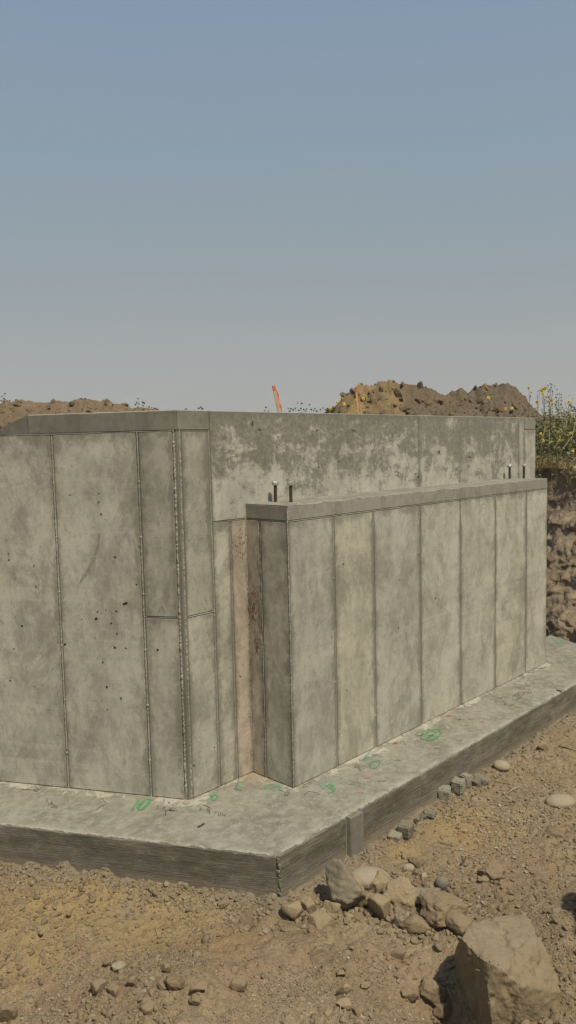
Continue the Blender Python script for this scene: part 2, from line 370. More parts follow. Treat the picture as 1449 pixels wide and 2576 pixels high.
# ------------------------------------------------------------------ geometry constants (metres)
D = .3973; CCX = -.573; HW = 2.5334; HP = 1.9034; HG = 1.803; HL = 2.4068; XR = 4.3675; PX = 3.81
A = .50883; dl = np.array([-math.sin(A), math.cos(A), 0.]); nl = np.array([-math.cos(A), -math.sin(A), 0.])
Cc = np.array([CCX, D, 0.]); X1 = np.array([1., 0, 0]); Y1 = np.array([0, 1., 0]); Z1 = np.array([0, 0, 1.])
FA = np.array([-.685, -.512, 0.])               # near corner of the footing
def segd(x, y, a, b):
    ax, ay = a; bx, by = b; dx, dy = bx-ax, by-ay; t = np.clip(((x-ax)*dx+(y-ay)*dy)/(dx*dx+dy*dy), 0, 1)
    return np.hypot(x-ax-t*dx, y-ay-t*dy)

# ------------------------------------------------------------------ ground: one sheet to the horizon
def pix(x, y, z=-.26): return at_z(x, y, z)[:2]
def hfield(x, y):
    # inside of the pit is negative distance; the cut line on the right runs past the end of the wall
    n = np.array([.9, -.43]); dr = (x-4.95)*n[0] + (y-.52)*n[1] + .0
    dr = np.maximum.reduce([dr, y-9., -x-11., -y-8.5]) + .25*vn2(x*.6, y*.6, 5)
    up = sstep(.7, 2.3, dr)
    fb = sstep(0, 14, dr)*.35
    fa = segd(x, y, FA[:2], FA[:2]+dl[:2]*3.); fr = segd(x, y, FA[:2], (5.3, -.52)); fd = np.minimum(fa, fr)
    h = -.275 + .035*fb2(x*.9, y*.9, 11, 3) + .020*fb2(x*2.6, y*2.6, 12, 4, .6)*sstep(.05, .35, fd)
    # gentle rise towards the person who took the picture
    back = -((x-FA[0])*.724+(y-FA[1])*.69); h = h + .16*sstep(1.3, 4.2, back)
    # soft mound low in the middle of the view, and soil round the boulder
    for (px_, py_), r_, a_ in (((430, 2545), .34, .09), ((640, 2470), .5, .05), ((300, 2510), .45, .03), ((1330, 2300), .40, .08), ((1000, 2440), .35, -.03), ((1120, 2500), .17, -.24), ((1200, 2620), .2, -.2), ((1455, 2420), .25, .16)):
        c = pix(px_, py_); h = h + a_*np.exp(-((x-c[0])**2+(y-c[1])**2)/(r_*r_))
    # crust of spilled concrete and mud along the footing
    side = np.where(fa < fr, 1., .65); wv = .16+.06*vn2(x*3, y*3, 21)
    berm = np.exp(-((fd-.03)/wv)**2)*side
    rough = .5+.5*fb2(x*14, y*14, 31, 4, .6)
    h = h + berm*(.012+.095*np.clip(rough-.35, 0, 1))
    hl_ = h
    # clods and crumbs
    near = sstep(7., 3.5, np.hypot(x+.2, y+.7))
    cl = .5+.5*fb2(x*1.3, y*1.3, 41, 3)
    d1, d2, r = worley(x*9+.3*vn2(x*20, y*20, 3), y*9, 51)
    c1 = np.clip(1-d1*1.7, 0, 1)**.6*r**2*.052*sstep(.42, .72, cl)
    d1, d2, r = worley(x*24, y*24+.3*vn2(x*50, y*50, 4), 61)
    c2 = np.clip(1-d1*1.8, 0, 1)**.6*r*.022*sstep(.25, .6, .5+.5*fb2(x*2.3, y*2.3, 43, 3))
    d1, d2, r = worley(x*60, y*60, 71)
    c3 = np.clip(1-d1*1.8, 0, 1)**.6*r*.007
    h = h + near*(c1+c2+c3+.018*fb2(x*6, y*6, 81, 6, .66)+.0035*fb2(x*40, y*40, 83, 3, .6))
    h = h*(1-up) + up*(2.05+fb+.10*fb2(x*.5, y*.5, 91, 3)) + .0*hl_
    # the far hills
    R = np.hypot(x, y); az = np.arctan2(y, x)
    h = h + sstep(60, 420, R)*(5+3*fb2(az*3, R*.002, 95, 3)) + sstep(300, 620, R)*15*(.75+.35*fb2(az*4+2, R*.001, 97, 3))
    return h
def graded(lo, hi, step, far, ratio):
    a = list(np.arange(lo, hi+step*.5, step)); s = step; p = a[-1]
    while p < far: s *= ratio; p += s; a.append(p)
    s = step; p = a[0]; b = []
    while p > -far: s *= ratio; p -= s; b.append(p)
    return np.array(b[::-1]+a)
gx = graded(-3.0, 3.3, .0095, 900, 1.12); gy = graded(-2.6, 1.25, .0095, 900, 1.12)
GX, GY = np.meshgrid(gx, gy, indexing='ij'); GZ = hfield(GX, GY)
fa = segd(GX, GY, FA[:2], FA[:2]+dl[:2]*3.); fr = segd(GX, GY, FA[:2], (5.3, -.52)); fd = np.minimum(fa, fr)
def blob(lst):
    t = np.zeros_like(GX)
    for px_, py_, r_ in lst:
        c = pix(px_, py_); t = np.maximum(t, np.exp(-((GX-c[0])**2+(GY-c[1])**2)/(r_*r_)))
    return t
nz = fb2(GX*3, GY*3, 101, 5, .6)
ochre = np.clip(blob([(60, 2290, .35), (230, 2270, .35), (420, 2330, .4), (560, 2370, .25), (60, 2400, .3), (1160, 2080, .3), (1010, 2130, .15), (760, 2250, .10)])*1.25+nz*.35-.25, 0, 1)
grey = np.clip(np.exp(-(fd/.13)**2)*1.2+nz*.5-.25+.8*blob([(330, 2300, .12)])*(nz > 0), 0, 1)
red = np.clip(blob([(1300, 2190, .5), (620, 2430, .45), (1000, 2430, .3), (230, 2520, .4)])*1.0+nz*.4-.35, 0, 1)
damp = np.clip(blob([(850, 2420, .12), (740, 2360, .12), (430, 2470, .25), (620, 2350, .15), (1090, 2500, .15)])*.9+nz*.5-.3, 0, 1)
gm = mesh('ground', np.stack([GX, GY, GZ], -1).reshape(-1, 3), grid_faces(len(gx), len(gy)), True, dict(ochre=ochre, grey=grey, red=red, damp=damp))
q = M_DIRT
ground = kind(link('ground', gm, M_DIRT), 'structure')
def gz(x, y): return float(hfield(np.array([x]), np.array([y]))[0])
def on_ground(px_, py_, z=-.27):
    for _ in range(6):
        P = at_z(px_, py_, z); z = .5*z+.5*gz(P[0], P[1])
    P = at_z(px_, py_, z); P[2] = gz(P[0], P[1]); return P

# ------------------------------------------------------------------ footing
footing = tag(empty('footing', FA+np.array([0, 0, -.3])), 'wide flat concrete footing with paint marks under both foundation walls', 'footing')
L2 = 3.0
B0 = np.array([5.35, -.525, 0]); B1 = np.array([5.35, .46, 0]); CI = np.array([CCX+.02, D+.06, 0])
def quad(a, b, c, d, nu, nv):   # a-b along u at v=0, d-c at v=1
    u = np.linspace(0, 1, nu)[:, None, None]; v = np.linspace(0, 1, nv)[None, :, None]
    return (a*(1-u)+b*u)*(1-v)+(d*(1-u)+c*u)*v
def slab_patch(nm, a, b, c, d, nu, nv):
    P = quad(a, b, c, d, nu, nv); x, y = P[..., 0].copy(), P[..., 1].copy()
    e = np.zeros((nu, nv)); e[:, 0] = 1; e[:, 1] = .6; e[:, 2] = .2
    jit = (fb2(x*28, y*28, 7, 4, .7)*.012+fb2(x*6, y*6, 8, 2)*.004)
    sd = (b-a)/np.linalg.norm(b-a); nn = np.array([sd[1], -sd[0]]) if nm == 0 else np.array([sd[1], -sd[0]])
    x = x+nn[0]*jit*e; y = y+nn[1]*jit*e
    z = .0018*fb2(x*9, y*9, 12, 4, .6)-.0018*fb2(x*55, y*55, 13, 2)*1.0
    z = z - e*np.abs(fb2(x*22, y*22, 14, 3, .7))*.014
    wd = np.minimum.reduce([segd(x, y, (0, 0), (PX, 0)), segd(x, y, (0, 0), (0, D)), segd(x, y, (0, D), (CCX, D)), segd(x, y, (CCX, D), tuple((Cc+dl*3)[:2]))])
    pale = np.clip(np.exp(-(wd/.13)**2)*(.78+.55*fb2(x*5, y*5, 19, 4, .6)), 0, 1)*.9; rim = np.clip((e*.9+np.exp(-((np.arange(nv)*np.ones((nu, 1)))/3.)**2)*.5)*(fb2(x*12, y*12, 15, 3) > -.1), 0, 1)
    oc = np.clip(np.exp(-(np.hypot(x+.03, y-D+.06)/.14)**2)+.4*np.exp(-(wd/.04)**2)*(x < .2)+.25*fb2(x*2, y*2, 16, 3), 0, 1)
    return np.stack([x, y, z], -1).reshape(-1, 3), grid_faces(nu, nv), pale.ravel(), rim.ravel(), oc.ravel()
EL = FA+dl*L2; CL2 = CI+dl*L2
Va, Fa, p1, r1, o1 = slab_patch(0, FA, B0, B1, CI, 560, 60)
Vb, Fb, p2, r2, o2 = slab_patch(1, EL, FA, CI, CL2, 300, 60)
# skirt down to the soil
def skirt(V, nu, nv):
    ed = V.reshape(nu, nv, 3)[:, 0, :]; rows = [ed]
    for dz in (-.012, -.33):
        r_ = ed.copy(); r_[:, 2] = dz; rows.append(r_)
    R = np.stack(rows, 1); return R.reshape(-1, 3), grid_faces(nu, 3)[:, ::-1]
Vs, Fs = skirt(Va, 560, 60); Vt, Ft = skirt(Vb, 300, 60)
allV = [Va, Vb, Vs, Vt]; off = 0; FF = []
for V_, F_ in ((Va, Fa), (Vb, Fb), (Vs, Fs), (Vt, Ft)): FF.append(F_+off); off += len(V_)
z0 = np.zeros(len(Vs)+len(Vt))
sm = mesh('slab', np.concatenate(allV), np.concatenate(FF), False, dict(pale=np.concatenate([p1, p2, z0]), rim=np.concatenate([r1, r2, z0+.3]), ochre=np.concatenate([o1, o2, z0])))
slab = link('slab', sm, M_SLAB, footing)

def face_plate(P, u, n, length, ztop, zbot, proud, seed, name='board_face', amp=.003, mat=None):
    nu = max(8, int(length/.012)); nv = 22
    s = np.linspace(0, length, nu)[:, None]; t = np.linspace(0, 1, nv)[None, :]
    top = ztop-.010*np.abs(fb2(s*18+seed, s*0, 3, 4, .7))*1.0
    z = top*(1-t)+zbot*t
    g = fb2(s*5+seed, z*80, seed, 3, .6)*amp+fb2(s*2+seed, z*6, seed+5, 3)*amp*.8
    out_ = proud+g
    P3 = P[None, None, :]+u*s[..., None]+n*out_[..., None]; P3 = P3+0*z[..., None]; P3[..., 2] = z
    Vf = P3.reshape(-1, 3); Ff = grid_faces(nu, nv)
    bk = (P[None, None, :]+u*s[..., None]+n*(-.01)+np.zeros((nu, nv, 1))); bk[..., 2] = z
    # close top and ends with strips to the back
    V = [Vf]; Fl = [Ff]; o_ = len(Vf)
    strip = np.stack([P3[:, 0], bk[:, 0]], 1).reshape(-1, 3); V.append(strip); Fl.append(grid_faces(nu, 2)+o_); o_ += len(strip)
    for k in (0, -1):
        strip = np.stack([P3[k], bk[k]], 1).reshape(-1, 3); V.append(strip); Fl.append(grid_faces(nv, 2)+o_); o_ += len(strip)
    return link(name, mesh(name, np.concatenate(V), np.concatenate(Fl), True), mat or M_BOARD, footing)
nF = np.array([0, -1., 0]); M_LIP = concrete('smooth_lip_concrete', (.22, .2, .15), (.15, .135, .1), None, .3, .8, False)
face_plate(FA-nl*0+dl*.004, dl, nl, L2-.02, -.004, -.33, .012, 3)
fx0 = FA[0]+.012; yF = -.512
face_plate(np.array([fx0, yF, 0]), X1, nF, (-.088-fx0), -.006, -.33, .014, 23)
face_plate(np.array([-.066, yF, 0]), X1, nF, .125, -.010, -.33, .036, 43, amp=.0015, mat=M_LIP)
face_plate(np.array([.061, yF, 0]), X1, nF, 5.2, -.004, -.33, .018, 63)
# broken fin of mortar squeezed out at the near corner
fin = MB(); zz = np.linspace(.0, -.29, 26)
for k in range(25):
    wob = .008*rnd.uniform(-1, 1); a_ = np.array([FA[0]+.006+wob, FA[1]-.010+.01*k/25, zz[k]]); s_ = rnd.uniform(.003, .011)
    fin.box(a_-np.array([s_*.6, s_*1.5, .0]), np.array([s_*1.2, .002, 0]), np.array([.001, s_*2.2, 0]), np.array([rnd.uniform(-.003, .003), 0, -.0115]))
fin.build('corner_fin', M_BLK, footing)
slot = MB()
for k in range(24):
    s_ = rnd.uniform(.003, .008); slot.box(np.array([-.068, -.545, -.012*k-.002]), np.array([s_, 0, 0]), np.array([0, .035, 0]), np.array([0, 0, -.0115]))
slot.build('form_stop_seam', M_SEAM, footing)

# paint and handwriting on the footing: flat marks on its surface
def ribbon(mb, pts, wd, z=.0042):
    pts = [np.array([p[0], p[1], z]) for p in pts]; V = []; F_ = []
    for i, p in enumerate(pts):
        t = pts[min(i+1, len(pts)-1)]-pts[max(i-1, 0)]; t /= (np.linalg.norm(t)+1e-9); b = np.array([-t[1], t[0], 0])*wd*.65*rnd.uniform(.7, 1.2)
        V += [p+b, p-b]
    for i in range(len(pts)-1): F_.append((2*i, 2*i+1, 2*i+3, 2*i+2))
    mb.add(V, F_)
GL = {'1': [[(.5, 0), (.5, 1)]], '0': [[(.1, .5), (.2, .9), (.5, 1), (.85, .85), (.9, .4), (.7, .05), (.35, 0), (.12, .25), (.1, .55)]],
      '2': [[(.1, .75), (.3, 1), (.7, .95), (.8, .65), (.4, .3), (.05, 0), (.5, .05), (.9, 0)]],
      '3': [[(.1, .95), (.6, 1), (.75, .75), (.35, .55), (.8, .35), (.6, .02), (.1, .05)]],
      '5': [[(.8, 1), (.25, .95), (.2, .55), (.65, .55), (.75, .2), (.4, 0), (.1, .1)]],
      '6': [[(.75, 1), (.3, .65), (.12, .25), (.4, 0), (.75, .15), (.7, .42), (.35, .45), (.15, .3)]],
      '8': [[(.5, .5), (.2, .75), (.5, 1), (.8, .75), (.5, .5), (.15, .22), (.5, 0), (.85, .25), (.5, .5)]],
      '9': [[(.8, .7), (.45, .5), (.2, .75), (.5, 1), (.8, .85), (.8, .5), (.6, 0)]],
      '.': [[(.4, 0), (.5, .08)]], "'": [[(.4, 1), (.3, .8)]], 'T': [[(.05, 1), (.95, .95)], [(.5, .95), (.45, 0)]],
      'O': [[(.1, .5), (.3, .95), (.7, .95), (.9, .5), (.65, .05), (.3, .05), (.1, .5)]],
      'W': [[(0, 1), (.2, 0), (.5, .7), (.75, 0), (1, 1)]]}
def scribble(name, mat, text, o, ex, ey, wd, z=.0042, gap=1.25):     # o: lower left corner, ex/ey: width and height vectors of one sign
    mb = MB(); o = np.asarray(o)[:2]; ex = np.asarray(ex)[:2]; ey = np.asarray(ey)[:2]
    for i, ch in enumerate(text):
        if ch == ' ': continue
        for st_ in GL[ch]:
            P = []
            for a_, b_ in zip(st_[:-1], st_[1:]):
                for t_ in (0, .5): P.append(((a_[0]*(1-t_)+b_[0]*t_), (a_[1]*(1-t_)+b_[1]*t_)))
            P.append(st_[-1]); ribbon(mb, [o+ex*(gap*i+p[0])+ey*p[1] for p in P], wd, z)
    return mb.build(name, mat, slab)
def pz(x, y): return at_z(x, y, 0)
def sign(name, mat, text, bl, br, tl, wd, z=.0042, gap=1.25):         # pixels of bottom-left, bottom-right (whole text) and top-left
    a, b, c = pz(*bl), pz(*br), pz(*tl); n = max(1, gap*(len(text)-1)+1); return scribble(name, mat, text, a, (b-a)/n, c-a, wd, z, gap)
sign('paint_mark', M_GREEN, '10', (317, 2043), (366, 2036), (338, 2015), .020, gap=.9)
sign('paint_mark', M_AQUA, '8', (514, 2020), (540, 2016), (527, 1992), .018)
sign('paint_mark', M_GREEN, '0', (530, 2016), (548, 2013), (531, 2001), .010, .0048)
sign('paint_mark', M_AQUA, '5', (590, 1986), (612, 1984), (592, 1970), .016)
sign('paint_mark', M_AQUA, "10", (655, 1985), (703, 1990), (664, 1972), .020, gap=1.4)
sign('paint_mark', M_AQUA, "12", (806, 1988), (842, 1975), (800, 1972), .018)
sign('paint_mark', M_GREEN, "3", (822, 1998), (850, 1990), (815, 1978), .016, .0048)
sign('paint_mark', M_AQUA, "6", (908, 1924), (935, 1908), (915, 1899), .016)
sign('paint_mark', M_GREEN, "0", (930, 1938), (962, 1925), (925, 1922), .013, .0048)
sign('paint_mark', M_GREEN, "8", (1062, 1868), (1112, 1857), (1058, 1845), .018)
sign('paint_mark', M_GREEN, "0", (1055, 1869), (1118, 1855), (1052, 1842), .012, .0048)
sign('paint_mark', M_AQUA, "0", (1290, 1698), (1335, 1682), (1290, 1682), .03)
sign('paint_mark', M_AQUA, "2", (1385, 1620), (1430, 1618), (1382, 1605), .03)
for nm, mat, lst in (('red_paint_dab', M_RED, [(1130, 1802, 9), (995, 1870, 7)]), ('faded_paint_dab', M_SAL, [(925, 1955, 10), (1202, 1789, 12), (908, 1994, 9), (1321, 1742, 8), (1352, 1727, 7), (1392, 1748, 5), (1215, 1816, 7), (1178, 1832, 6)]), ('maroon_crayon_line', M_MAR, [(1000, 1915, 9), (1100, 1882, 8), (1157, 1862, 8), (1168, 1825, 14), (1185, 1811, 10), (1284, 1774, 7), (960, 1966, 12), (880, 1974, 8), (905, 1930, 16)])):
    for (x_, y_, s_) in lst:
        mb = MB(); c0_ = pz(x_-s_*.8, y_+1); c1_ = pz(x_+s_*.8, y_); md_ = pz(x_, y_+rnd.uniform(-2, 2)); ribbon(mb, [c0_, c0_*.5+md_*.5, md_, md_*.5+c1_*.5, c1_], .022 if mat != M_MAR else .009)
        mb.build(nm, mat, slab)
sign('handwriting', M_INK, "3.6'", (113, 2021), (139, 2027), (117, 2010), .0035)
sign('handwriting', M_INK, "TOW", (117, 2030), (143, 2036), (120, 2021), .0035)
sign('handwriting', M_INK, "3.6'", (408, 2022), (436, 2025), (410, 2011), .0035)
sign('handwriting', M_INK, "T.O.W", (392, 2036), (432, 2042), (394, 2028), .0035)
sign('handwriting', M_INK, "6.5'", (501, 2041), (534, 2046), (504, 2031), .0035)
sign('handwriting', M_INK, "TOW", (536, 2050), (566, 2056), (539, 2042), .0035)
sign('handwriting', M_INK, "8.", (1268, 1777), (1290, 1770), (1262, 1765), .004)
sign('handwriting', M_INK, "9", (1294, 1762), (1312, 1754), (1290, 1750), .004)
sign('handwriting', M_INK, "O", (1287, 1768), (1326, 1748), (1281, 1754), .004)
sign('handwriting', M_INK, "6", (1328, 1748), (1342, 1742), (1322, 1738), .004)

# ------------------------------------------------------------------ foundation walls
def prism(pts, z0, z1):
    n = len(pts); V = [(*p, z0) for p in pts]+[(*p, z1) for p in pts]
    return V, [tuple(range(n))[::-1], tuple(range(n, 2*n))]+[(i, (i+1) % n, n+(i+1) % n, n+i) for i in range(n)]
TH = .006                                            # panels stand this far proud of the joints
def plate(P, u, n, u0, u1, z0, z1, name='panel', mat=None, parent=None, tint=(1, 1, 1), th=TH, bev=.004, tz=None, wob=None):
    """chamfered plate; grid front so it can bow a little"""
    wob = (name == 'panel') if wob is None else wob
    nu, nv = 5, 6; EA = []; S = np.linspace(u0, u1, nu); T = np.linspace(z0, z1, nv); V = []
    zt = tz or (lambda s: z1)
    for layer in (0, 1):
        ins = 0 if layer == 0 else bev; dd = -.004 if layer == 0 else th
        for i, s in enumerate(S):
            ss = s + (ins if i == 0 else -ins if i == nu-1 else 0)
            top = zt(s)
            for j in range(nv):
                z = z0+(top-z0)*j/(nv-1); z += (ins if j == 0 else -ins if j == nv-1 else 0)
                w_ = (.0012*rnd.uniform(-1, 1)) if layer and wob else 0
                V.append(P+u*ss+n*(dd+w_)+Z1*z); EA.append((ss-u0, u1-ss, min(top-z, .2) if j < nv-1 or True else 0))
    g = grid_faces(nu, nv); off = nu*nv; F_ = [tuple(int(a) for a in f+off) for f in g]
    ring = [i*nv for i in range(nu)]+[(nu-1)*nv+j for j in range(1, nv)]+[i*nv+nv-1 for i in range(nu-2, -1, -1)]+[j for j in range(nv-2, 0, -1)]
    for a, b in zip(ring, ring[1:]+ring[:1]): F_.append((a, b, b+off, a+off))
    EA = np.array(EA); big_ = 1 if (name == 'panel') else 9; o = link(name, mesh(name, V, F_, False, dict(du=EA[:, 0]*big_, dv=EA[:, 1]*big_, dz=EA[:, 2]*big_)), mat or M_WALL, parent); o.color = (*tint, 1); return o
def seam(P, d, n, length, wid=.006, hgt=.006, name='seam', parent=None, rough=1., mat=None, base=0):
    hgt *= .8 if name != 'corner_seam' else .75; rough *= .38 if name != 'corner_seam' else .85
    side = np.cross(d, n); N = max(4, int(length/.012)); V = []
    for i in range(N+1):
        s = length*i/N; k = .6*vn2(np.array([s*9.]), np.array([P[0]*7+P[2]*3]), 3)[0]; k2 = rnd.uniform(-1, 1)
        h_ = max(.0005, hgt*(.55+.45*k+rough*.45*k2)); w_ = wid*(.8+.3*rnd.uniform(-1, 1)*rough); c = wid*.3*k*rough
        V += [P+d*s+side*(c-w_)+n*(base-.002), P+d*s+side*(c-w_*.3)+n*(base+h_), P+d*s+side*(c+w_*.4)+n*(base+h_*.9), P+d*s+side*(c+w_)+n*(base-.002)]
    F_ = []
    for i in range(N):
        for k in range(3): a = i*4+k; F_.append((a, a+1, a+5, a+4))
    o = link(name, mesh(name, V, F_, False), mat or M_SEAM, parent); return o
J = .010                                              # half width of a joint
wall = tag(empty('foundation_wall', Cc), 'tall grey concrete foundation wall with a bent corner behind the low wall', 'wall')
low = tag(empty('low_wall', (0, 0, 0)), 'lower concrete wall with flat top carrying four anchor bolts', 'wall')
# cores: left leg (top slopes down near its far end), back leg
e_ = Cc+dl*1.05; 
mb = MB(); tw = .25
# left core: profile in (s, z), extruded inwards
prof = [(0, 0), (3.0, 0), (3.0, 2.05), (2.2, 2.10), (1.30, 2.43), (1.05, HW), (0, HW)]
V = [Cc+dl*s+Z1*z for s, z in prof]+[Cc+dl*s-nl*tw+Z1*z for s, z in prof]; n_ = len(prof)
mb.add(V, [tuple(range(n_)), tuple(range(n_, 2*n_))[::-1]]+[((i+1) % n_, i, n_+i, n_+(i+1) % n_) for i in range(n_)])
V, F_ = prism([(CCX, D), (XR, D), (XR, D+tw), (CCX+.07, D+tw)], 0, HW); mb.add(V, F_)
core = mb.build('core', M_CORE, wall)
def ltop(s): return HW+.0015 if s < 1.05 else HW+.0015-(s-1.05)*.40
# left leg panels
plate(Cc, dl, nl, .880+J, 1.49-J, .003, HL-.004, parent=wall, tint=(1.13, 1.12, 1.10))
plate(Cc, dl, nl, .2705+J, .880-J, .003, HL-.004, parent=wall, tint=(1.12, 1.12, 1.10))
plate(Cc, dl, nl, .032, .2705-J, .003, 1.21-.006, parent=wall, tint=(1.03, 1.02, 1.0))
plate(Cc, dl, nl, .032, .2705-J, 1.21+.006, HL-.004, parent=wall, tint=(.90, .90, .87))
plate(Cc, dl, nl, 1.49+J, 2.1-J, .003, 2.05, parent=wall)
plate(Cc, dl, nl, -.002, 1.05, HL+.004, HW+.0015, name='trowelled_band', mat=M_CAP, parent=wall, tint=(.88, .88, .87))
mb = MB(); s0, s1 = 1.0505, 1.36
V = [Cc+dl*s0+nl*(TH)+Z1*(HL+.004), Cc+dl*s1+nl*TH+Z1*(HL+.004), Cc+dl*s1+nl*TH+Z1*(HL+.006), Cc+dl*s0+nl*TH+Z1*(HW+.0015)]
V += [v-nl*(TH+.01) for v in V]; mb.add(V, [(0, 1, 2, 3), (7, 6, 5, 4), (0, 4, 5, 1), (1, 5, 6, 2), (2, 6, 7, 3), (3, 7, 4, 0)]); mb.build('trowelled_band', M_CAP, wall)
# back leg panels
Bp = np.array([0, D, 0.]); nb = np.array([0, -1., 0])
plate(Bp, X1, nb, CCX+.030, -.312-J, .003, 1.21-.006, parent=wall, tint=(.97, .97, .95))
plate(Bp, X1, nb, CCX+.030, -.312-J, 1.21+.006, HL-.004, parent=wall, tint=(.80, .80, .77))
plate(Bp, X1, nb, CCX-.001, -.308-.002, HL+.004, HW+.0015, name='trowelled_band', mat=M_CAP, parent=wall, tint=(.9, .9, .88))
plate(Bp, X1, nb, -.312+J, -.150-J, .003, HG-.004, parent=wall, tint=(1.0, 1.0, .97))
pink = plate(Bp, X1, nb, -.150+J, -.002, .003, HG-.004, parent=wall, tint=(1.10, .955, .88)); pink['label'] = 'narrow pinkish stained panel beside the inner corner'
plate(Bp, X1, nb, -.308+.002, 2.11-.0015, HG+.005, HW+.0015, parent=wall, mat=M_UP, th=.007)
plate(Bp, X1, nb, 2.11+.0015, 3.975-.004, HG+.005, HW+.0015, parent=wall, mat=M_UP, tint=(1.03, 1.03, 1.03), th=.006)
plate(Bp, X1, nb, 3.975+.004, 4.105-.004, .003, HW+.0015, parent=wall, tint=(.92, .92, .92))
plate(Bp, X1, nb, 4.105+.004, XR, .003, HL-.003, parent=wall, tint=(1.05, 1.05, 1.03))
plate(Bp, X1, nb, 4.105+.004, XR, HL+.003, HW+.0015, name='trowelled_band', mat=M_CAP, parent=wall, tint=(1.1, 1.1, 1.1))
plate(np.array([XR, D, 0]), Y1, X1, .004, tw, .003, HW, parent=wall)
# seams of the tall wall
seam(Cc+dl*.2705, Z1, nl, HL, .0065, .013, parent=wall); seam(Cc+dl*.880, Z1, nl, HL, .0065, .014, parent=wall)
seam(Cc+dl*1.49, Z1, nl, 2.0, .0045, .009, parent=wall)
seam(Cc+dl*.03+Z1*HL, dl, nl, 1.3, .005, .011, parent=wall); seam(Cc+dl*.03+Z1*1.21, dl, nl, .24, .0035, .008, parent=wall)
seam(Bp+X1*(CCX+.03)+Z1*HL, X1, nb, .235, .003, .008, parent=wall, rough=.4); seam(Bp+X1*(CCX+.03)+Z1*1.21, X1, nb, .235, .005, .011, parent=wall)
seam(Cc+dl*.022+Z1*.01, Z1, nl, HL, .008, .013, 'corner_seam', wall, 1.5); seam(Bp+X1*(CCX+.020)+Z1*.01, Z1, nb, HL, .007, .011, 'corner_seam', wall, 1.5)
seam(Bp-X1*.312, Z1, nb, HL, .006, .013, parent=wall, rough=1.2); seam(Bp-X1*.150, Z1, nb, HG, .006, .013, parent=wall)
seam(Bp-X1*.305+Z1*HG, X1, nb, .30, .005, .010, parent=wall); seam(Bp+X1*2.11+Z1*HP, Z1, nb, HW-HP, .002, .0055, parent=wall, rough=.2)
seam(Bp+X1*4.105+Z1*HP, Z1, nb, HW-HP, .004, .008, parent=wall); seam(Bp+X1*4.11+Z1*HL, X1, nb, .25, .004, .009, parent=wall)
# ragged mortar lip along the inside edge of the top
seam(Cc+dl*.0+Z1*(HW+.001), dl, Z1, 1.04, .006, .008, 'top_lip', wall, 1.2); seam(Bp+X1*CCX+Z1*(HW+.001)+Y1*.004, X1, Z1, 4.9, .004, .004, 'top_lip', wall, .8)
# red form stain near the inner corner
def stain(name, mat, P, u, n, cu, cz, su, sz_, parent, N=26, off=.0012):
    mb = MB()
    for k in range(N):
        a = rnd.gauss(cu, su); z = rnd.gauss(cz, sz_); w_ = rnd.uniform(.0015, .004); h_ = rnd.uniform(.006, .022)
        o_ = P+u*a+Z1*z+n*(TH+off+.00004*k); mb.add([o_, o_+u*w_, o_+u*w_*.8+Z1*h_, o_+u*w_*.1+Z1*h_*.9], [(0, 1, 2, 3)])
    return mb.build(name, mat, parent)
# low wall
mb = MB(); V, F_ = prism([(0, 0), (PX, 0), (PX, D-.001), (0, D-.001)], 0, HP-.001); mb.add(V, F_); mb.build('core', M_CORE, low)
P0 = np.zeros(3); xs = [0, .457, .914, 1.524, 2.134, 2.743, 3.353, PX]
tints = [(.95, .95, .95), (1.04, 1.03, .96), (1.0, 1.0, 1.0), (1.08, 1.08, 1.06), (1.04, 1.04, 1.02), (1.06, 1.055, 1.02), (1.14, 1.13, 1.12)]
for i in range(7):
    o = plate(P0, X1, nb, xs[i]+(J if i else .004), xs[i+1]-(J if i < 6 else 0), .003, HG-.005, parent=low, tint=tints[i])
    if i == 1: o['label'] = 'yellowish panel, second from the near corner'
plate(P0, X1, nb, -.003, PX, HG+.005, HP, name='trowelled_band', mat=M_CAP, parent=low, tint=(1.22, 1.22, 1.2))
RX = np.array([-1., 0, 0])  # return side: tints lightened to stand in for weak sky fill
plate(P0, Y1, RX, .004, .256-J, .003, HG-.005, parent=low, tint=(1.28, 1.27, 1.25))
plate(P0, Y1, RX, .256+J, D-TH-.002, .003, HG-.005, parent=low, tint=(1.24, 1.15, 1.12))
plate(P0, Y1, RX, .003, D-TH-.002, HG+.005, HP, name='trowelled_band', mat=M_CAP, parent=low, tint=(1.35, 1.35, 1.33))
plate(np.array([PX, 0, 0]), Y1, X1, 0, D-.01, .003, HP-.002, parent=low)
for x_ in xs[1:-1]: seam(P0+X1*x_, Z1, nb, HG, .0055, .012, parent=low, rough=.8)
seam(P0+Z1*.01+X1*.000, Z1, (nb+RX)/1.414, HP-.02, .005, .006, 'corner_seam', low, 1.4, base=.006); seam(P0+Z1*HG, X1, nb, PX, .005, .014, parent=low, rough=1.4)
seam(P0+Y1*.256, Z1, RX, HG, .0055, .012, parent=low, rough=.8); seam(P0+Z1*HG, Y1, RX, D-.01, .004, .009, parent=low)
seam(np.array([-.005, D-.010, .01]), Z1, nb, HP, .006, .006, 'corner_seam', low, 1.3)
stain('red_stain', M_STAIN, P0, Y1, RX, .33, 1.20, .024, .08, low, 170); stain('red_stain', M_STAIN, P0, Y1, RX, .31, .93, .012, .04, low, 60)
stain('red_stain', M_STAIN, P0, Y1, RX, .385, 1.1, .004, .2, low, 70); stain('red_stain', M_STAIN, Bp, X1, nb, -.065, 1.62, .03, .05, wall, 60)
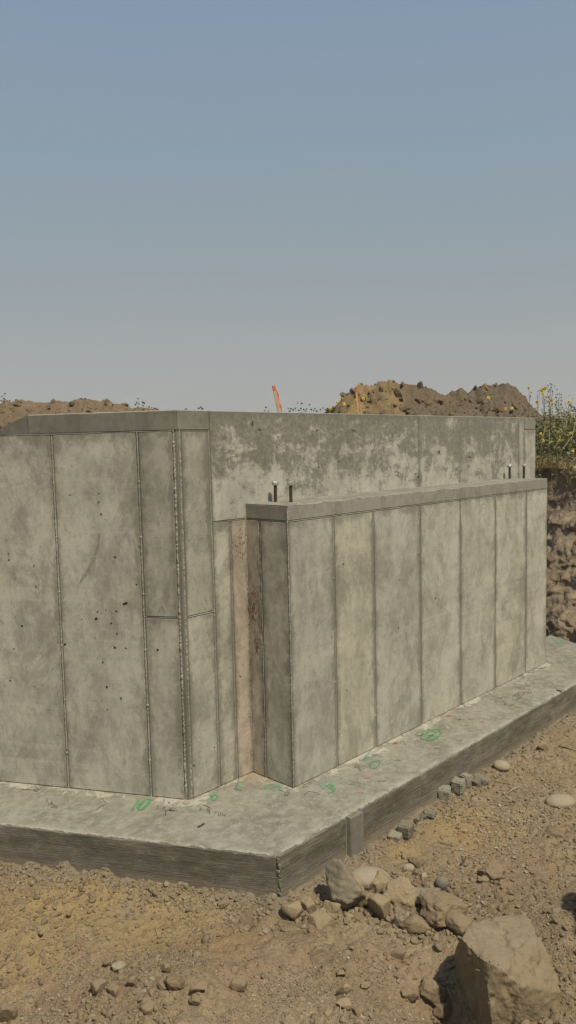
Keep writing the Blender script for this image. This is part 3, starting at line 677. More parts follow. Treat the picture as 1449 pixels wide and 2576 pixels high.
# top of the low wall: a troweled surface a little uneven, with chipped front lip
nu, nv = 300, 24; P = quad(np.array([-.004, -.004, HP]), np.array([PX+.003, -.004, HP]), np.array([PX+.003, D-.002, HP]), np.array([-.004, D-.002, HP]), nu, nv)
x, y = P[..., 0], P[..., 1]; e1 = np.zeros((nu, nv)); e1[:, 0] = 1
P[..., 2] += .003+.0015*fb2(x*8, y*8, 5, 4)-e1*.007*np.clip(fb2(x*12, y*12, 6, 4, .7)+.3, 0, 1)+.004*sstep(.35, .1, x)*np.abs(fb2(x*20, y*40, 9, 3))
P[..., 1] -= e1*.006*fb2(x*16, y*3, 17, 3)
P[..., 1] = np.minimum(P[..., 1], D-.0015)
R_ = np.stack([P[:, 0], P[:, 0]-np.array([0, -.003, .012])], 1); R2 = np.stack([P[0], P[0]-np.array([-.003, 0, .012])], 1)
V = np.concatenate([P.reshape(-1, 3), R_.reshape(-1, 3), R2.reshape(-1, 3)]); Fc = np.concatenate([grid_faces(nu, nv), grid_faces(nu, 2)+nu*nv, grid_faces(nv, 2)+nu*nv+nu*2])
rim_ = np.concatenate([(np.exp(-(y/.012)**2)).ravel(), np.zeros(nu*2+nv*2)])
link('top_surface', mesh('top_surface', V, Fc, False, dict(pale=np.zeros(len(V)), rim=rim_, ochre=np.zeros(len(V)))), M_SLAB, low)
# seam blobs where the tie wires came through
tb = MB()
def dab(mb, P, n, u, r, seed):
    q_ = rnd.random()*6; V = [P+n*(TH+.004)]; 
    for k in range(7):
        a = k*2*math.pi/7; rr_ = r*rnd.uniform(.6, 1.3); V.append(P+u*math.cos(a)*rr_+Z1*math.sin(a)*rr_+n*.001)
    mb.add(V, [(0, 1+k, 1+(k+1) % 7) for k in range(7)])
for s_ in (.2705, .880):
    for z_ in (.25, .62, .99, 1.36, 1.73, 2.09): dab(tb, Cc+dl*s_+Z1*z_, nl, dl, .011, 0)
tb.build('tie_break', M_SEAM, wall)
tb = MB()
for x_ in xs[1:-1]:
    for z_ in (.25, .62, .99, 1.36, 1.70): dab(tb, P0+X1*x_+Z1*z_, nb, X1, .009, 0)
tb.build('tie_break', M_SEAM, low)

# pits in the wall faces: flat patches, the shade inside the holes painted dark
def gouge(parent, P, u, n, w_, h_, ang, name='pit', mat=None):
    mb = MB(); N = 9; V = []; 
    ca, sa = math.cos(ang), math.sin(ang)
    for k in range(N):
        a = k*2*math.pi/N; r_ = rnd.uniform(.65, 1.25); a1, b1 = math.cos(a)*w_*r_*.36, math.sin(a)*h_*r_*.36
        V.append(P+u*(a1*ca-b1*sa)+Z1*(a1*sa+b1*ca)+n*(TH+.0019))
    c = P+n*(TH+.0014); V.append(c); mb.add(V, [(k, (k+1) % N, N) for k in range(N)])
    return mb.build(name, mat or M_PIT, parent)
M_PIT = flat('pit_shade', (.035, .028, .02), .95)  # near-black colour stands in for shade inside the pits
def at_left(x, y): d = ray(x, y); t = ((Cc-CAM)@nl)/(d@nl); return CAM+d*t
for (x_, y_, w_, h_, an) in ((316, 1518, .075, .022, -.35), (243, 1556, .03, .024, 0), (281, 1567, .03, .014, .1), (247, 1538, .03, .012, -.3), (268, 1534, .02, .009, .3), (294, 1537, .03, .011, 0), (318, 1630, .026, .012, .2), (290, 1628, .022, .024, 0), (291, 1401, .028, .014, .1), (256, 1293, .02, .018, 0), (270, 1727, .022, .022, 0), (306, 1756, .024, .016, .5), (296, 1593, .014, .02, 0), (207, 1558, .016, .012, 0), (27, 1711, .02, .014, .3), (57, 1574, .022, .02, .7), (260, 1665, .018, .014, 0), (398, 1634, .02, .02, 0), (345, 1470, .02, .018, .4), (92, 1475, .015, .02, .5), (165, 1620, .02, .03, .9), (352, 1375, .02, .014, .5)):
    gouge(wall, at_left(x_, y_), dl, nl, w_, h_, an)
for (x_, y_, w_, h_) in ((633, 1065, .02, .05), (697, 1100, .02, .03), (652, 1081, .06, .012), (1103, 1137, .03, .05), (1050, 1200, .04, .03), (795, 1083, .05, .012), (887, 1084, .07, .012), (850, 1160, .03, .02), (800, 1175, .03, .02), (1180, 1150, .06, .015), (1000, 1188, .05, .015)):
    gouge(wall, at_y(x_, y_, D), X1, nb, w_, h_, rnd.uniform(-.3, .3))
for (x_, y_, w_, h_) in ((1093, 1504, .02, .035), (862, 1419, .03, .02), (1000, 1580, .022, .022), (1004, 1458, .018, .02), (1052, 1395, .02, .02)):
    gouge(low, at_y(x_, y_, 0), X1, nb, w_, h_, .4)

# rubbed scrape marks on the left face
M_SCR = m_paint('rubbed_scrape', (.215, .197, .155), .0)
def scrape(px_list, wd):
    P = [at_left(*p)+nl*(TH+.0022) for p in px_list]; mb = MB(); V = []; n_ = len(P)
    for i, p in enumerate(P):
        t = unit_(P[min(i+1, n_-1)]-P[max(i-1, 0)]); b = np.cross(t, nl)*wd*.5*math.sin(math.pi*(i+.6)/(n_+.2)); V += [p+b, p-b]
    mb.add(V, [(2*i, 2*i+1, 2*i+3, 2*i+2) for i in range(n_-1)]); mb.build('scrape_mark', M_SCR, wall)
def unit_(v): return v/np.linalg.norm(v)
scrape([(252, 1340), (247, 1375), (238, 1400), (226, 1430), (210, 1455), (196, 1474)], .030)
scrape([(407, 1522), (412, 1535), (417, 1550)], .018)

# ------------------------------------------------------------------ anchor bolts
def bolt(px_, py_, Y, label, turn):
    P = at_y(px_, py_, Y); P[2] = HP+.002
    t = tag(empty('anchor_bolt', P), label, 'anchor bolt', 'anchor bolts standing in the low wall')
    mb = MB(); r0 = .0125; N = 46; V = []; 
    for i in range(N+1):
        z = -.02+.160*i/N; r_ = r0*(1.0 if i % 2 else .88)
        for k in range(10): a = 2*math.pi*k/10; V.append(P+np.array([r_*math.cos(a), r_*math.sin(a), z]))
    F_ = [(i*10+k, i*10+(k+1) % 10, (i+1)*10+(k+1) % 10, (i+1)*10+k) for i in range(N) for k in range(10)]+[tuple(range(N*10, N*10+10))]
    mb.add(V, F_); mb.build('threaded_rod', M_ROD, t)
    mb = MB(); V = []; 
    for z, s_ in ((.118, .90), (.121, 1), (.139, 1), (.142, .90)):
        for k in range(6): a = math.pi*k/3+turn; V.append(P+np.array([.0235*s_*math.cos(a), .0235*s_*math.sin(a), z]))
    F_ = [(i*6+k, i*6+(k+1) % 6, (i+1)*6+(k+1) % 6, (i+1)*6+k) for i in range(3) for k in range(6)]+[tuple(range(6))[::-1], tuple(range(18, 24))]
    mb.add(V, F_); mb.build('hex_nut', M_NUT, t)
bolt(693.5, 1263, .325, 'left bolt of the near pair, threaded rod with hex nut, closest to tall wall', .3)
bolt(732, 1264, .195, 'right bolt of the near pair, at front corner of low wall', .05)
bolt(1282, 1203, .325, 'left bolt of the far pair on the low wall', .2)
bolt(1318, 1203, .21, 'right bolt of the far pair on the low wall', .45)

# ------------------------------------------------------------------ tie wires lying on the footing
def wire(pts, label, mat=None, r=.0016, cat='tie wire', lift=.012):
    P = []; z = 0
    for i, p in enumerate(pts):
        zz_ = p[2] if len(p) > 2 else .004; q_ = at_z(p[0], p[1], zz_); P.append(q_)
    sm_ = [P[0]]
    for a, b in zip(P[:-1], P[1:]): sm_ += [(a*2+b)/3+.001*rnd.uniform(-1, 1), (a+2*b)/3, b]
    mb = MB(); mb.tube(sm_, r, 5); o = mb.build('tie_wire', mat or M_WIRE, None, True); move_origin(o, P[0]); o['origin_note'] = 0; del o['origin_note']
    return tag(o, label, cat, 'bent wires left on the footing')
wire([(53, 1985), (85, 1987), (99, 1987, .02), (88, 1976, .05)], 'long bent tie wire at the left edge below the tall wall')
wire([(242, 2037), (255, 2027), (268, 2022, .02), (258, 2010, .05)], 'hooked tie wire left of the green 10 paint mark')
wire([(416, 2052), (417, 2038), (440, 2039, .01)], 'angled tie wire beside handwriting right of the green 10 mark')
wire([(446, 2039), (432, 2028, .04)], 'short pale wire stub sticking up beside the handwriting', M_WIRE2)
wire([(527, 2047), (528, 2032, .02), (511, 2025, .05), (529, 2031, .02)], 'forked tie wire below the aqua paint by the corner')
wire([(600, 1948, .12), (599, 1968, .06), (592, 1984, .01), (607, 1989)], 'tall standing tie wire in front of the pinkish panel')
wire([(726, 1994), (722, 2002), (716, 2000), (718, 1993, .03), (702, 1987, .06)], 'curled tie wire just left of the low wall corner')
wire([(765, 1999), (776, 1991, .02), (795, 1994, .01), (804, 1998)], 'flat bent tie wire just right of the low wall corner')
wire([(763, 1980), (765, 1974, .03), (785, 1966, .02)], 'short wire close to the low wall base by the near corner')
wire([(893, 1928), (896, 1922, .03), (901, 1924, .02), (907, 1939)], 'hook shaped tie wire before the second panel')
wire([(1008, 1866), (1013, 1863, .03), (1021, 1874)], 'tie wire with a kinked top in front of third panel')
wire([(1045, 1847), (1052, 1851, .01), (1061, 1850), (1066, 1846, .02)], 'small curved wire next to the green ring')
wire([(1143, 1801, .04), (1147, 1809, .02), (1158, 1810), (1160, 1806, .01)], 'S shaped wire beside the red paint dab')
wire([(1240, 1752), (1248, 1750, .02), (1256, 1756, .01), (1265, 1757)], 'wavy wire before the fifth panel')
wire([(1232, 1748, .05), (1233, 1741, .07)], 'little wire end poking up at wall base before the fifth panel')
wire([(1343, 1683, .03), (1347, 1681), (1363, 1682), (1375, 1678)], 'long thin wire by the far end of the low wall')
wire([(1322, 1717, .04), (1324, 1723, .01), (1333, 1725)], 'dark wire end at wall base before the seventh panel')
wire([(1300, 1727), (1312, 1733, .012), (1322, 1731)], 'flat wire lying before the sixth panel', M_WIRE2)
wire([(1400, 1736), (1411, 1738, .01), (1413, 1741)], 'thick dark steel offcut on the outer edge of the far footing', r=.005)
wire([(498, 2081), (508, 2076), (513, 2072)], 'short dark steel offcut lying in the middle of the near footing', r=.006)

# ------------------------------------------------------------------ rocks
_ico = {}
def ico(sub):
    if sub not in _ico:
        bm = bmesh.new(); bmesh.ops.create_icosphere(bm, subdivisions=sub, radius=1); bm.verts.ensure_lookup_table()
        _ico[sub] = (np.array([v.co[:] for v in bm.verts]), np.array([[v.index for v in f.verts] for f in bm.faces])); bm.free()
    return _ico[sub]
def rock_mesh(size, seed, style='angular', sub=4, rot=0.):
    V, Fc = ico(sub); V = V.copy(); rg = np.random.RandomState(seed)
    if style == 'cobble':
        V *= 1+.05*fb3(V, 1.3, seed, 2)[:, None]
    else:
        npl = 11 if style == 'angular' else 16
        V *= 1.25
        for _ in range(npl):
            n = rg.normal(size=3); n /= np.linalg.norm(n); d = rg.uniform(.55, .88) if style == 'angular' else rg.uniform(.7, .95)
            e_ = V@n-d; V = V-np.where(e_ > 0, e_, 0)[:, None]*n*(.96)
        V *= 1+.13*fb3(V, 2.2, seed, 5, .65)[:, None]
        if style == 'clod': V *= 1+.14*fb3(V, 3.5, seed+9, 3, .65)[:, None]
        if style == 'slate':
            st_ = np.floor(V[:, 2]*7+fb3(V, 1, seed, 2)*1.2); V[:, :2] *= (1+.035*(st_ % 2))[:, None]
    c, s = math.cos(rot), math.sin(rot); V = V*np.array(size)*.5
    V = V@np.array([[c, s, 0], [-s, c, 0], [0, 0, 1]])
    return V, Fc
G1 = 'stones heaped below the footing corner'
def rock(px_, py_, wpx, hpx, mat, label, style='angular', sink=.25, sub=4, tilt=0, flat_=None, name='rock', cat='rock', group='stones lying on the soil', zadd=0, roll=0):
    P = on_ground(px_, py_+hpx*.25); dpt = depth(P); big = 1.12 if group == G1 else 1.04; wd = wpx*dpt/F*big; ht = hpx*dpt/F*.92*big; ht = flat_*wd if flat_ else ht
    dp = wd*rnd.uniform(.7, .95); V, Fc = rock_mesh((wd, dp, ht), rnd.randint(1, 9999), style, sub)
    for ang, ax in ((tilt, 1), (roll, 0)):
        if ang:
            c, s = math.cos(ang), math.sin(ang)
            R = np.array([[c, 0, s], [0, 1, 0], [-s, 0, c]]) if ax == 1 else np.array([[1, 0, 0], [0, c, -s], [0, s, c]])
            V = V@R.T
    a = YAW-math.pi/2+rnd.uniform(-.2, .2); c, s = math.cos(a), math.sin(a); V = V@np.array([[c, s, 0], [-s, c, 0], [0, 0, 1]])
    me = mesh(name, V, Fc, style == 'cobble' or sub >= 4); o = link(name, me, mat)
    o.location = (float(P[0]), float(P[1]), float(P[2]+ht*(.5-sink)+zadd)); return tag(o, label, cat, group)
G1 = 'stones heaped below the footing corner'
rock(862, 2238, 86, 118, M_SLATE, 'big upright grey slate block in the stone heap by the footing corner', 'slate', .22, 5, .18, group=G1)
rock(895, 2252, 46, 74, M_TAN, 'tan broken slab leaning against the big slate block', 'angular', .15, 5, -.1, group=G1)
rock(930, 2205, 96, 44, M_COB, 'smooth long grey-tan boulder half buried behind the stone heap', 'cobble', .35, 5, .12, group=G1)
rock(738, 2292, 46, 52, M_TAN, 'pale tan rock at the left end of the stone heap', 'angular', .15, group=G1)
rock(775, 2284, 34, 54, M_TAN, 'narrow tan rock between the leftmost heap rock and the slate block', 'angular', .2, group=G1)
rock(812, 2310, 60, 40, M_TAN, 'low tan rock lying under the front of the slate block', 'angular', .25, group=G1)
rock(838, 2282, 40, 34, M_TAN, 'small light rock wedged left of the slate block', 'angular', .2, group=G1)
rock(926, 2268, 34, 44, M_CLOD, 'small brown rock directly right of the slate block', 'clod', .2, group=G1)
rock(958, 2285, 56, 64, M_TAN, 'upright sandy rock standing right of the slate block', 'angular', .15, group=G1)
rock(1005, 2250, 84, 66, M_TAN, 'large crumbly tan rock in the middle of the heap', 'clod', .2, 5, group=G1)
rock(960, 2222, 50, 40, M_TAN, 'tan rock in front of the smooth long boulder', 'clod', .2, group=G1)
rock(1066, 2254, 64, 36, M_SLATE, 'striped rock at the back right of the heap', 'slate', .2, group=G1)
rock(1112, 2282, 108, 58, M_CLOD, 'large rounded pinkish tan rock at the right end of the heap', 'clod', .25, 5, group=G1)
rock(1046, 2324, 66, 44, M_CLOD, 'low sandy rock in front of the heap beside a dark flake', 'clod', .3, group=G1)
rock(998, 2322, 15, 36, M_GREY, 'dark upright flake of stone in front of the heap', 'slate', .1, group=G1)
rock(1150, 2322, 60, 34, M_CLOD, 'low clod in front of the pinkish rock', 'clod', .3, group=G1)
rock(880, 2305, 26, 14, M_TAN, 'small pale flat stone below the slate block', 'angular', .2, group=G1)
rock(1050, 2170, 36, 34, M_CLOD, 'brown lump on the slope behind the heap', 'clod', .25)
rock(1028, 2182, 30, 22, M_COB, 'pale rounded stone behind the big crumbly rock', 'cobble', .3)
rock(1112, 2223, 34, 36, M_GREY, 'smooth grey egg shaped cobble above the pinkish rock', 'cobble', .2, 4, .5)
rock(1066, 2206, 22, 18, M_COB, 'white chipped stone left of the egg shaped cobble', 'angular', .2)
rock(1240, 2190, 68, 52, M_CLOD, 'crumbly brown earth lump on open ground at right', 'clod', .3, 5)
rock(1215, 2212, 26, 24, M_CLOD, 'small clod against the brown earth lump', 'clod', .3)
rock(1262, 1926, 42, 26, M_COB, 'oval cream cobble beside the foot of the far footing', 'cobble', .25, 4, .1)
rock(1410, 2016, 72, 32, M_COB, 'largest oval cream cobble near the right edge of the picture', 'cobble', .25, 5)
rock(1362, 1880, 22, 26, M_TAN, 'small angular stone beyond the oval cream cobble', 'angular', .15)
rock(1400, 2090, 60, 34, M_CLOD, 'low earth lump below the largest cream cobble', 'clod', .4)
rock(624, 2310, 42, 60, M_TAN, 'upright tan rock below the left footing face near the corner', 'angular', .2, 5)
rock(560, 2272, 28, 20, M_CLOD, 'small brown clod left of the upright tan rock', 'clod', .3)
rock(301, 2432, 34, 30, M_COB, 'rounded brown stone alone in the lower left ground', 'clod', .25, 4)
rock(248, 2485, 50, 34, M_CLOD, 'wide dark stone, left one of the lower left pair', 'angular', .25, 4)
rock(288, 2488, 34, 32, M_CLOD, 'stone touching the right of the wide dark stone', 'angular', .25)
rock(335, 2473, 28, 30, M_CLOD, 'upright stone right of the lower left pair', 'angular', .2)
rock(306, 2462, 24, 20, M_CLOD, 'small stone behind the lower left pair', 'clod', .25)
rock(438, 2470, 50, 46, M_CLOD, 'reddish earth lump in the lower middle left', 'clod', .25, 5)
rock(408, 2482, 22, 20, M_CLOD, 'small clod touching the reddish earth lump', 'clod', .25)
rock(497, 2487, 38, 26, M_CLOD, 'flat brown stone right of the reddish earth lump', 'angular', .25)
rock(598, 2478, 46, 36, M_CLOD, 'crumbly clod on the slope right of the flat brown stone', 'clod', .35)
rock(418, 2437, 26, 26, M_CLOD, 'stone just above the reddish earth lump', 'angular', .3)
rock(372, 2526, 46, 36, M_CLOD, 'soft edged clod below the reddish earth lump', 'clod', .4)
rock(490, 2520, 28, 24, M_CLOD, 'clod beside the smooth low mound', 'clod', .3)
rock(12, 2545, 60, 66, M_CLOD, 'big brown rock cut by the lower left corner of the picture', 'angular', .2, 5)
rock(12, 2475, 22, 22, M_CLOD, 'small stone at the left edge above the corner rock', 'clod', .3)
rock(1005, 2395, 34, 28, M_CLOD, 'dark flat topped stone on bare soil left of the boulder', 'angular', .25, 4)
rock(1020, 2420, 20, 16, M_CLOD, 'small clod just below the dark flat topped stone', 'clod', .3)
rock(1027, 2496, 50, 42, M_CLOD, 'rounded clod below the bare soil left of the boulder', 'clod', .35)
rock(1085, 2492, 60, 62, M_CLOD, 'rough earth lump next to the boulder shadow', 'clod', .25, 5)
rock(1110, 2540, 44, 50, M_CLOD, 'clod below the rough earth lump beside the boulder', 'clod', .3)
rock(920, 2480, 22, 24, M_TAN, 'pale small stone on the lower middle ground', 'angular', .2)
rock(866, 2494, 28, 28, M_TAN, 'upper stone of the small stack in the lower middle', 'angular', .2)
rock(866, 2518, 38, 30, M_TAN, 'lower stone of the small stack in the lower middle', 'angular', .25)
rock(824, 2546, 24, 26, M_TAN, 'stone at the bottom edge left of the small stack', 'angular', .25)
rock(900, 2545, 30, 24, M_CLOD, 'stone at the bottom edge right of the small stack', 'angular', .25)
rock(855, 2446, 26, 18, M_CLOD, 'flat stone above the small stack', 'angular', .3)
rock(1022, 2150, 26, 30, M_TAN, 'chunky pale stone on the slope above the egg shaped cobble', 'angular', .2)
rock(820, 2150, 28, 12, M_TAN, 'flat chip lying close under the form joint', 'angular', .2)
# concrete lumps spilled along the foot of the footing
G2 = 'broken concrete pieces along the footing'
def block(px_, py_, w_, h_, d_, yaw, label, mat=M_BLK):
    P = on_ground(px_, py_); V, Fc = ico(4); V = V.copy(); m = np.max(np.abs(V), 1)
    V = V/m[:, None]; V = V*(1-.16*(np.sum(np.abs(V) > .92, 1) >= 2)[:, None]); V *= 1+.11*fb3(V, 1.8, int(px_), 4, .6)[:, None]
    V *= np.array([w_, d_, h_])*.5; c, s = math.cos(yaw), math.sin(yaw); V = V@np.array([[c, s, 0], [-s, c, 0], [0, 0, 1]])
    o = link('concrete_block', mesh('concrete_block', V, Fc, False), mat); o.location = (float(P[0]), float(P[1]), float(P[2]+h_*.38)); tag(o, label, 'concrete block', G2)
block(1118, 2010, .095, .10, .09, .5, 'nearest cube shaped concrete piece under the far footing edge')
block(1153, 1990, .085, .10, .09, .1, 'middle cube shaped concrete piece under the far footing edge')
block(1172, 1974, .07, .09, .08, -.2, 'farthest cube shaped concrete piece under the far footing edge')
rock(1197, 1968, 34, 30, M_GREY, 'darker concrete lump beyond the three cube shaped pieces', 'angular', .3, name='mortar_lump', cat='mortar lump', group=G2)
block(1020, 2098, .10, .085, .09, .3, 'dark squared concrete lump on the slope below the form joint', M_GREY)
rock(1050, 2066, 20, 18, M_GREY, 'small dark piece beside the footing foot', 'angular', .2, name='mortar_lump', cat='mortar lump', group=G2)
rock(1064, 2056, 20, 18, M_GREY, 'small dark piece between the squared lump and the cube pieces', 'angular', .2, name='mortar_lump', cat='mortar lump', group=G2)
block(995, 2112, .09, .05, .08, .3, 'low squared mortar lump below the footing foot', M_BLK)
rock(1080, 2046, 34, 26, M_GREY, 'rough grey mortar lump left of the nearest cube shaped piece', 'clod', .25, name='mortar_lump', cat='mortar lump', group=G2)
rock(1210, 1962, 40, 40, M_GREY, 'rough grey mortar lump right of the darker concrete lump', 'clod', .35, name='mortar_lump', cat='mortar lump', group=G2)

# boulder in the lower right
def hull_rock(pts, name, mat, label, sub=5, amp=.012, seed=1):
    bm = bmesh.new()
    for p in pts: bm.verts.new(tuple(float(c) for c in p))
    r_ = bmesh.ops.convex_hull(bm, input=bm.verts)
    dead = [g for g in r_['geom_interior']+r_['geom_unused'] if isinstance(g, bmesh.types.BMVert)]
    bmesh.ops.delete(bm, geom=list(set(dead)), context='VERTS')
    bmesh.ops.triangulate(bm, faces=bm.faces)
    for _ in range(sub):
        ed = [e for e in bm.edges if e.calc_length() > .011]
        if not ed: break
        bmesh.ops.subdivide_edges(bm, edges=ed, cuts=1); bmesh.ops.triangulate(bm, faces=bm.faces)
    for _ in range(1): bmesh.ops.smooth_vert(bm, verts=bm.verts, factor=.5, use_axis_x=True, use_axis_y=True, use_axis_z=True)
    bm.normal_update(); V = np.array([v.co[:] for v in bm.verts]); N = np.array([v.normal[:] for v in bm.verts])
    S = np.array([1, 1, .55]); d = amp*1.8*fb3(V*S, 5, seed, 3)+amp*.9*fb3(V*S, 16, seed+3, 4, .6)+amp*.55*fb3(V, 45, seed+5, 3, .7)
    rid = 1-np.abs(fb3(V*S, 7, seed+8, 3)); d = d-amp*1.5*np.clip(rid-.86, 0, 1)*6
    V = V+N*d[:, None]; Fc = np.array([[v.index for v in f.verts] for f in bm.faces]) if bm.verts.index_update() is None else 0
    bm.free(); o = link(name, mesh(name, V, Fc, True), mat); c = V.mean(0); c[2] = V[:, 2].min(); move_origin(o, c); return o
zt = -.02
T = [at_z(1157, 2357, zt), at_z(1188, 2322, zt-.01), at_z(1262, 2302, zt-.03), at_z(1325, 2306, zt-.05), at_z(1365, 2362, zt-.04), at_z(1307, 2386, zt+.0), at_z(1244, 2428, zt+.01), at_z(1210, 2412, zt+.005)]
Bt = [at_z(1145, 2385, -.12), at_z(1148, 2440, -.28), at_z(1168, 2516, -.46), at_z(1180, 2590, -.60), T[1]+np.array([.02, .06, -.35]), T[3]+np.array([.12, .08, -.3]), at_z(1222, 2480, -.10), at_z(1234, 2560, -.24), at_z(1246, 2680, -.48), at_z(1310, 2480, -.10), at_z(1350, 2640, -.42), at_z(1420, 2500, -.20), at_z(1440, 2700, -.55)]
tag(hull_rock(T+Bt, 'boulder', M_BOUL, '', 6, .011, 3), 'large dusty tan boulder with a steep dark left side in the lower right', 'boulder')
# heap outside the right edge whose shadow falls into the picture
for k, (x_, y_, z_, sx_, sy_, sz_, an) in enumerate(((.13, -2.42, .12, .58, .46, .84, .4), (.42, -2.86, .22, .6, .5, 1.0, .1), (-.20, -2.56, -.03, .5, .42, .72, .7))):
    V, Fc = ico(4); m = np.max(np.abs(V), 1); V = V/m[:, None]; V = V*(1+.16*fb3(V, 1.6, 5+k, 5, .6)[:, None]); V = V*(1-.12*(np.sum(np.abs(V) > .88, 1) >= 2)[:, None])*np.array([sx_, sy_, sz_])*.5
    c, s__ = math.cos(an), math.sin(an); V = V@np.array([[c, s__, 0], [-s__, c, 0], [0, 0, 1]])
    o = link('rubble_heap', mesh('rubble_heap', V, Fc, False), M_CLOD); o.location = (x_, y_, z_); kind(o, 'structure')

# ------------------------------------------------------------------ gravel and crumbs (uncountable)
_rv = {}
def variants(sub):
    if sub not in _rv:
        _rv[sub] = [rock_mesh((2, 2, 2), 900+i, 'angular', sub)[0] for i in range(12)]; _rv[sub] = np.array([v/np.abs(v).max() for v in _rv[sub]])
    return _rv[sub]
def scatter(name, n, region, smin, smax, mat, sub, tone=(0, 1), dens=None, power=2.2, jag=.28):
    rg = np.random.RandomState(len(name)+n); V0, F0 = ico(sub); k = len(V0)
    P = region(rg, n*3); 
    if dens is not None: P = P[rg.rand(len(P)) < dens(P[:, 0], P[:, 1])]
    ins = ((P[:, 1] > -.56) & ((P[:, 0]-FA[0])*nl[0]+(P[:, 1]-FA[1])*nl[1] < .035) & (P[:, 0] > -3)); P = P[~ins][:n]; n = len(P)
    z = hfield(P[:, 0], P[:, 1]); s = smin+(smax-smin)*rg.rand(n)**power
    R = rg.normal(size=(n, 3, 3)); Q = np.linalg.qr(R)[0]
    sc = s[:, None]*rg.uniform(.55, 1.15, (n, 3)); base = V0[None]*(1+jag*rg.uniform(-1, 1, (n, k, 1))) if sub == 1 else variants(sub)[rg.randint(0, 12, n)]*1.15
    V = np.einsum('nkj,nij->nki', base*sc[:, None, :], Q); V[..., 2] *= .75
    V += np.stack([P[:, 0], P[:, 1], z+s*.25], -1)[:, None, :]
    Fc = (F0[None]+(np.arange(n)*k)[:, None, None]).reshape(-1, F0.shape[1])
    t = rg.uniform(tone[0], tone[1], n).repeat(k)
    return kind(link(name, mesh(name, V.reshape(-1, 3), Fc, sub > 1, dict(tone=t)), mat), 'stuff')
def reg_view(rg, n):
    u = rg.uniform(-60, 1510, n); v = 2040+(2700-2040)*rg.rand(n)**.9; v = np.where(rg.rand(n) < .4, rg.uniform(1750, 2300, n), v)
    d = VV[None]*F+RR[None]*(u-724.5)[:, None]-UU[None]*(v-1288)[:, None]; t = (-.27-CAM[2])/d[:, 2]; P = CAM+d*t[:, None]; return P[:, :2]
dn = lambda x, y: np.clip(.22+1.8*fb2(x*1.9, y*1.9, 203, 5, .65), .03, 1)
scatter('gravel', 24000, reg_view, .0028, .0085, M_GRAV, 1, (.1, 1), dn)
scatter('gravel', 5200, reg_view, .006, .019, M_GRAV, 1, (.05, .95), lambda x, y: np.clip(.15+1.3*fb2(x*1.8+3, y*1.8, 207, 3, .6), .02, 1), 2.8)
c_ = [pix(1290, 2040), pix(1240, 2110), pix(1400, 2050), pix(1180, 2180), pix(1350, 1990), pix(1180, 2060)]
def reg_patch(rg, n):
    i = rg.randint(0, len(c_), n); return np.array(c_)[i]+rg.normal(size=(n, 2))*np.array([.17, .13])
scatter('pebbles', 1300, reg_patch, .004, .014, M_GRAV, 2, (.35, 1), None, 1.7)
h0 = np.array([pix(790, 2300), pix(850, 2290), pix(930, 2275), pix(1000, 2300), pix(1060, 2300), pix(1120, 2320), pix(960, 2235), pix(1030, 2215), pix(1085, 2235), pix(900, 2240)])
def reg_heap(rg, n):
    return h0[rg.randint(0, len(h0), n)]+rg.normal(size=(n, 2))*.075
scatter('rubble', 620, reg_heap, .008, .030, M_GRAV, 3, (.0, .8), None, 2.0)
scatter('clods', 2300, reg_view, .008, .026, M_GRAV, 2, (0, .55), lambda x, y: np.clip(.12+1.5*fb2(x*1.5+7, y*1.5, 217, 3, .6), .02, 1), 3.6, .2)
def reg_berm(rg, n):
    a = rg.rand(n) < .5; s = rg.rand(n); P = np.where(a[:, None], FA[None, :2]+dl[None, :2]*(s*2.0)[:, None], FA[None, :2]+np.array([[1, 0]])*(s*5.2)[:, None])
    off_ = np.abs(rg.normal(size=n))*.10+.03; nn = np.where(a[:, None], nl[None, :2], np.array([[0, -1.]])); return P+nn*off_[:, None]
scatter('crumbs', 3800, reg_berm, .003, .016, M_GRAV, 1, (.3, .9), None, 2.4)

# straws and twigs lying about
def twig(pts, label, mat, r=.0018, name='twig', cat='twig'):
    P = []
    for p in pts:
        q_ = on_ground(p[0], p[1]); q_[2] += r+(p[2] if len(p) > 2 else .006); P.append(q_)
    mb = MB(); mb.tube(P, [r]*(len(P)-1)+[r*.6], 5); o = mb.build(name, mat, None, True); move_origin(o, P[0]); return tag(o, label, cat, 'twigs and straws on the soil')
twig([(1276, 1999), (1290, 1993, .02), (1312, 1984, .02)], 'pale forked twig lying near the two oval cobbles', M_TWIG, .003)
twig([(1160, 2179), (1168, 2168), (1172, 2160)], 'dark slat of wood above the egg shaped cobble', M_DTWIG, .006, 'wood_chip', 'wood chip')
twig([(760, 2322), (765, 2312), (772, 2300)], 'dark blue-grey sliver in front of the stone heap', M_DTWIG, .007, 'wood_chip', 'wood chip')
twig([(628, 2345), (633, 2337), (640, 2330)], 'small dark sliver below the upright tan rock', M_DTWIG, .003)
twig([(10, 2400), (15, 2412), (22, 2420)], 'orange straw at the left edge of the ground', M_TWIG)
twig([(10, 2428), (20, 2415, .02), (30, 2402)], 'dark twig crossing the straw at the left edge', M_DTWIG, .0025)
twig([(15, 2345), (21, 2330)], 'short dark twig upper left on the ochre soil', M_DTWIG)
twig([(390, 2338, .02), (398, 2358)], 'thin straw on the ochre soil in the left middle', M_TWIG)
twig([(855, 2555), (858, 2535, .03), (870, 2525, .03), (890, 2520)], 'curved straw by the small stack of stones', M_TWIG)
twig([(1250, 1968), (1285, 1975)], 'straw lying below the cream cobble', M_TWIG)
twig([(1100, 2120), (1135, 2130), (1150, 2132)], 'dark thin twig on the slope above the pebbles', M_DTWIG)
twig([(1290, 1898), (1318, 1902)], 'dark twig between the cobble and the angular stone', M_DTWIG, .004)
twig([(1178, 2160), (1198, 2154)], 'short pale twig on the brown earth lump side', M_TWIG, .0025)
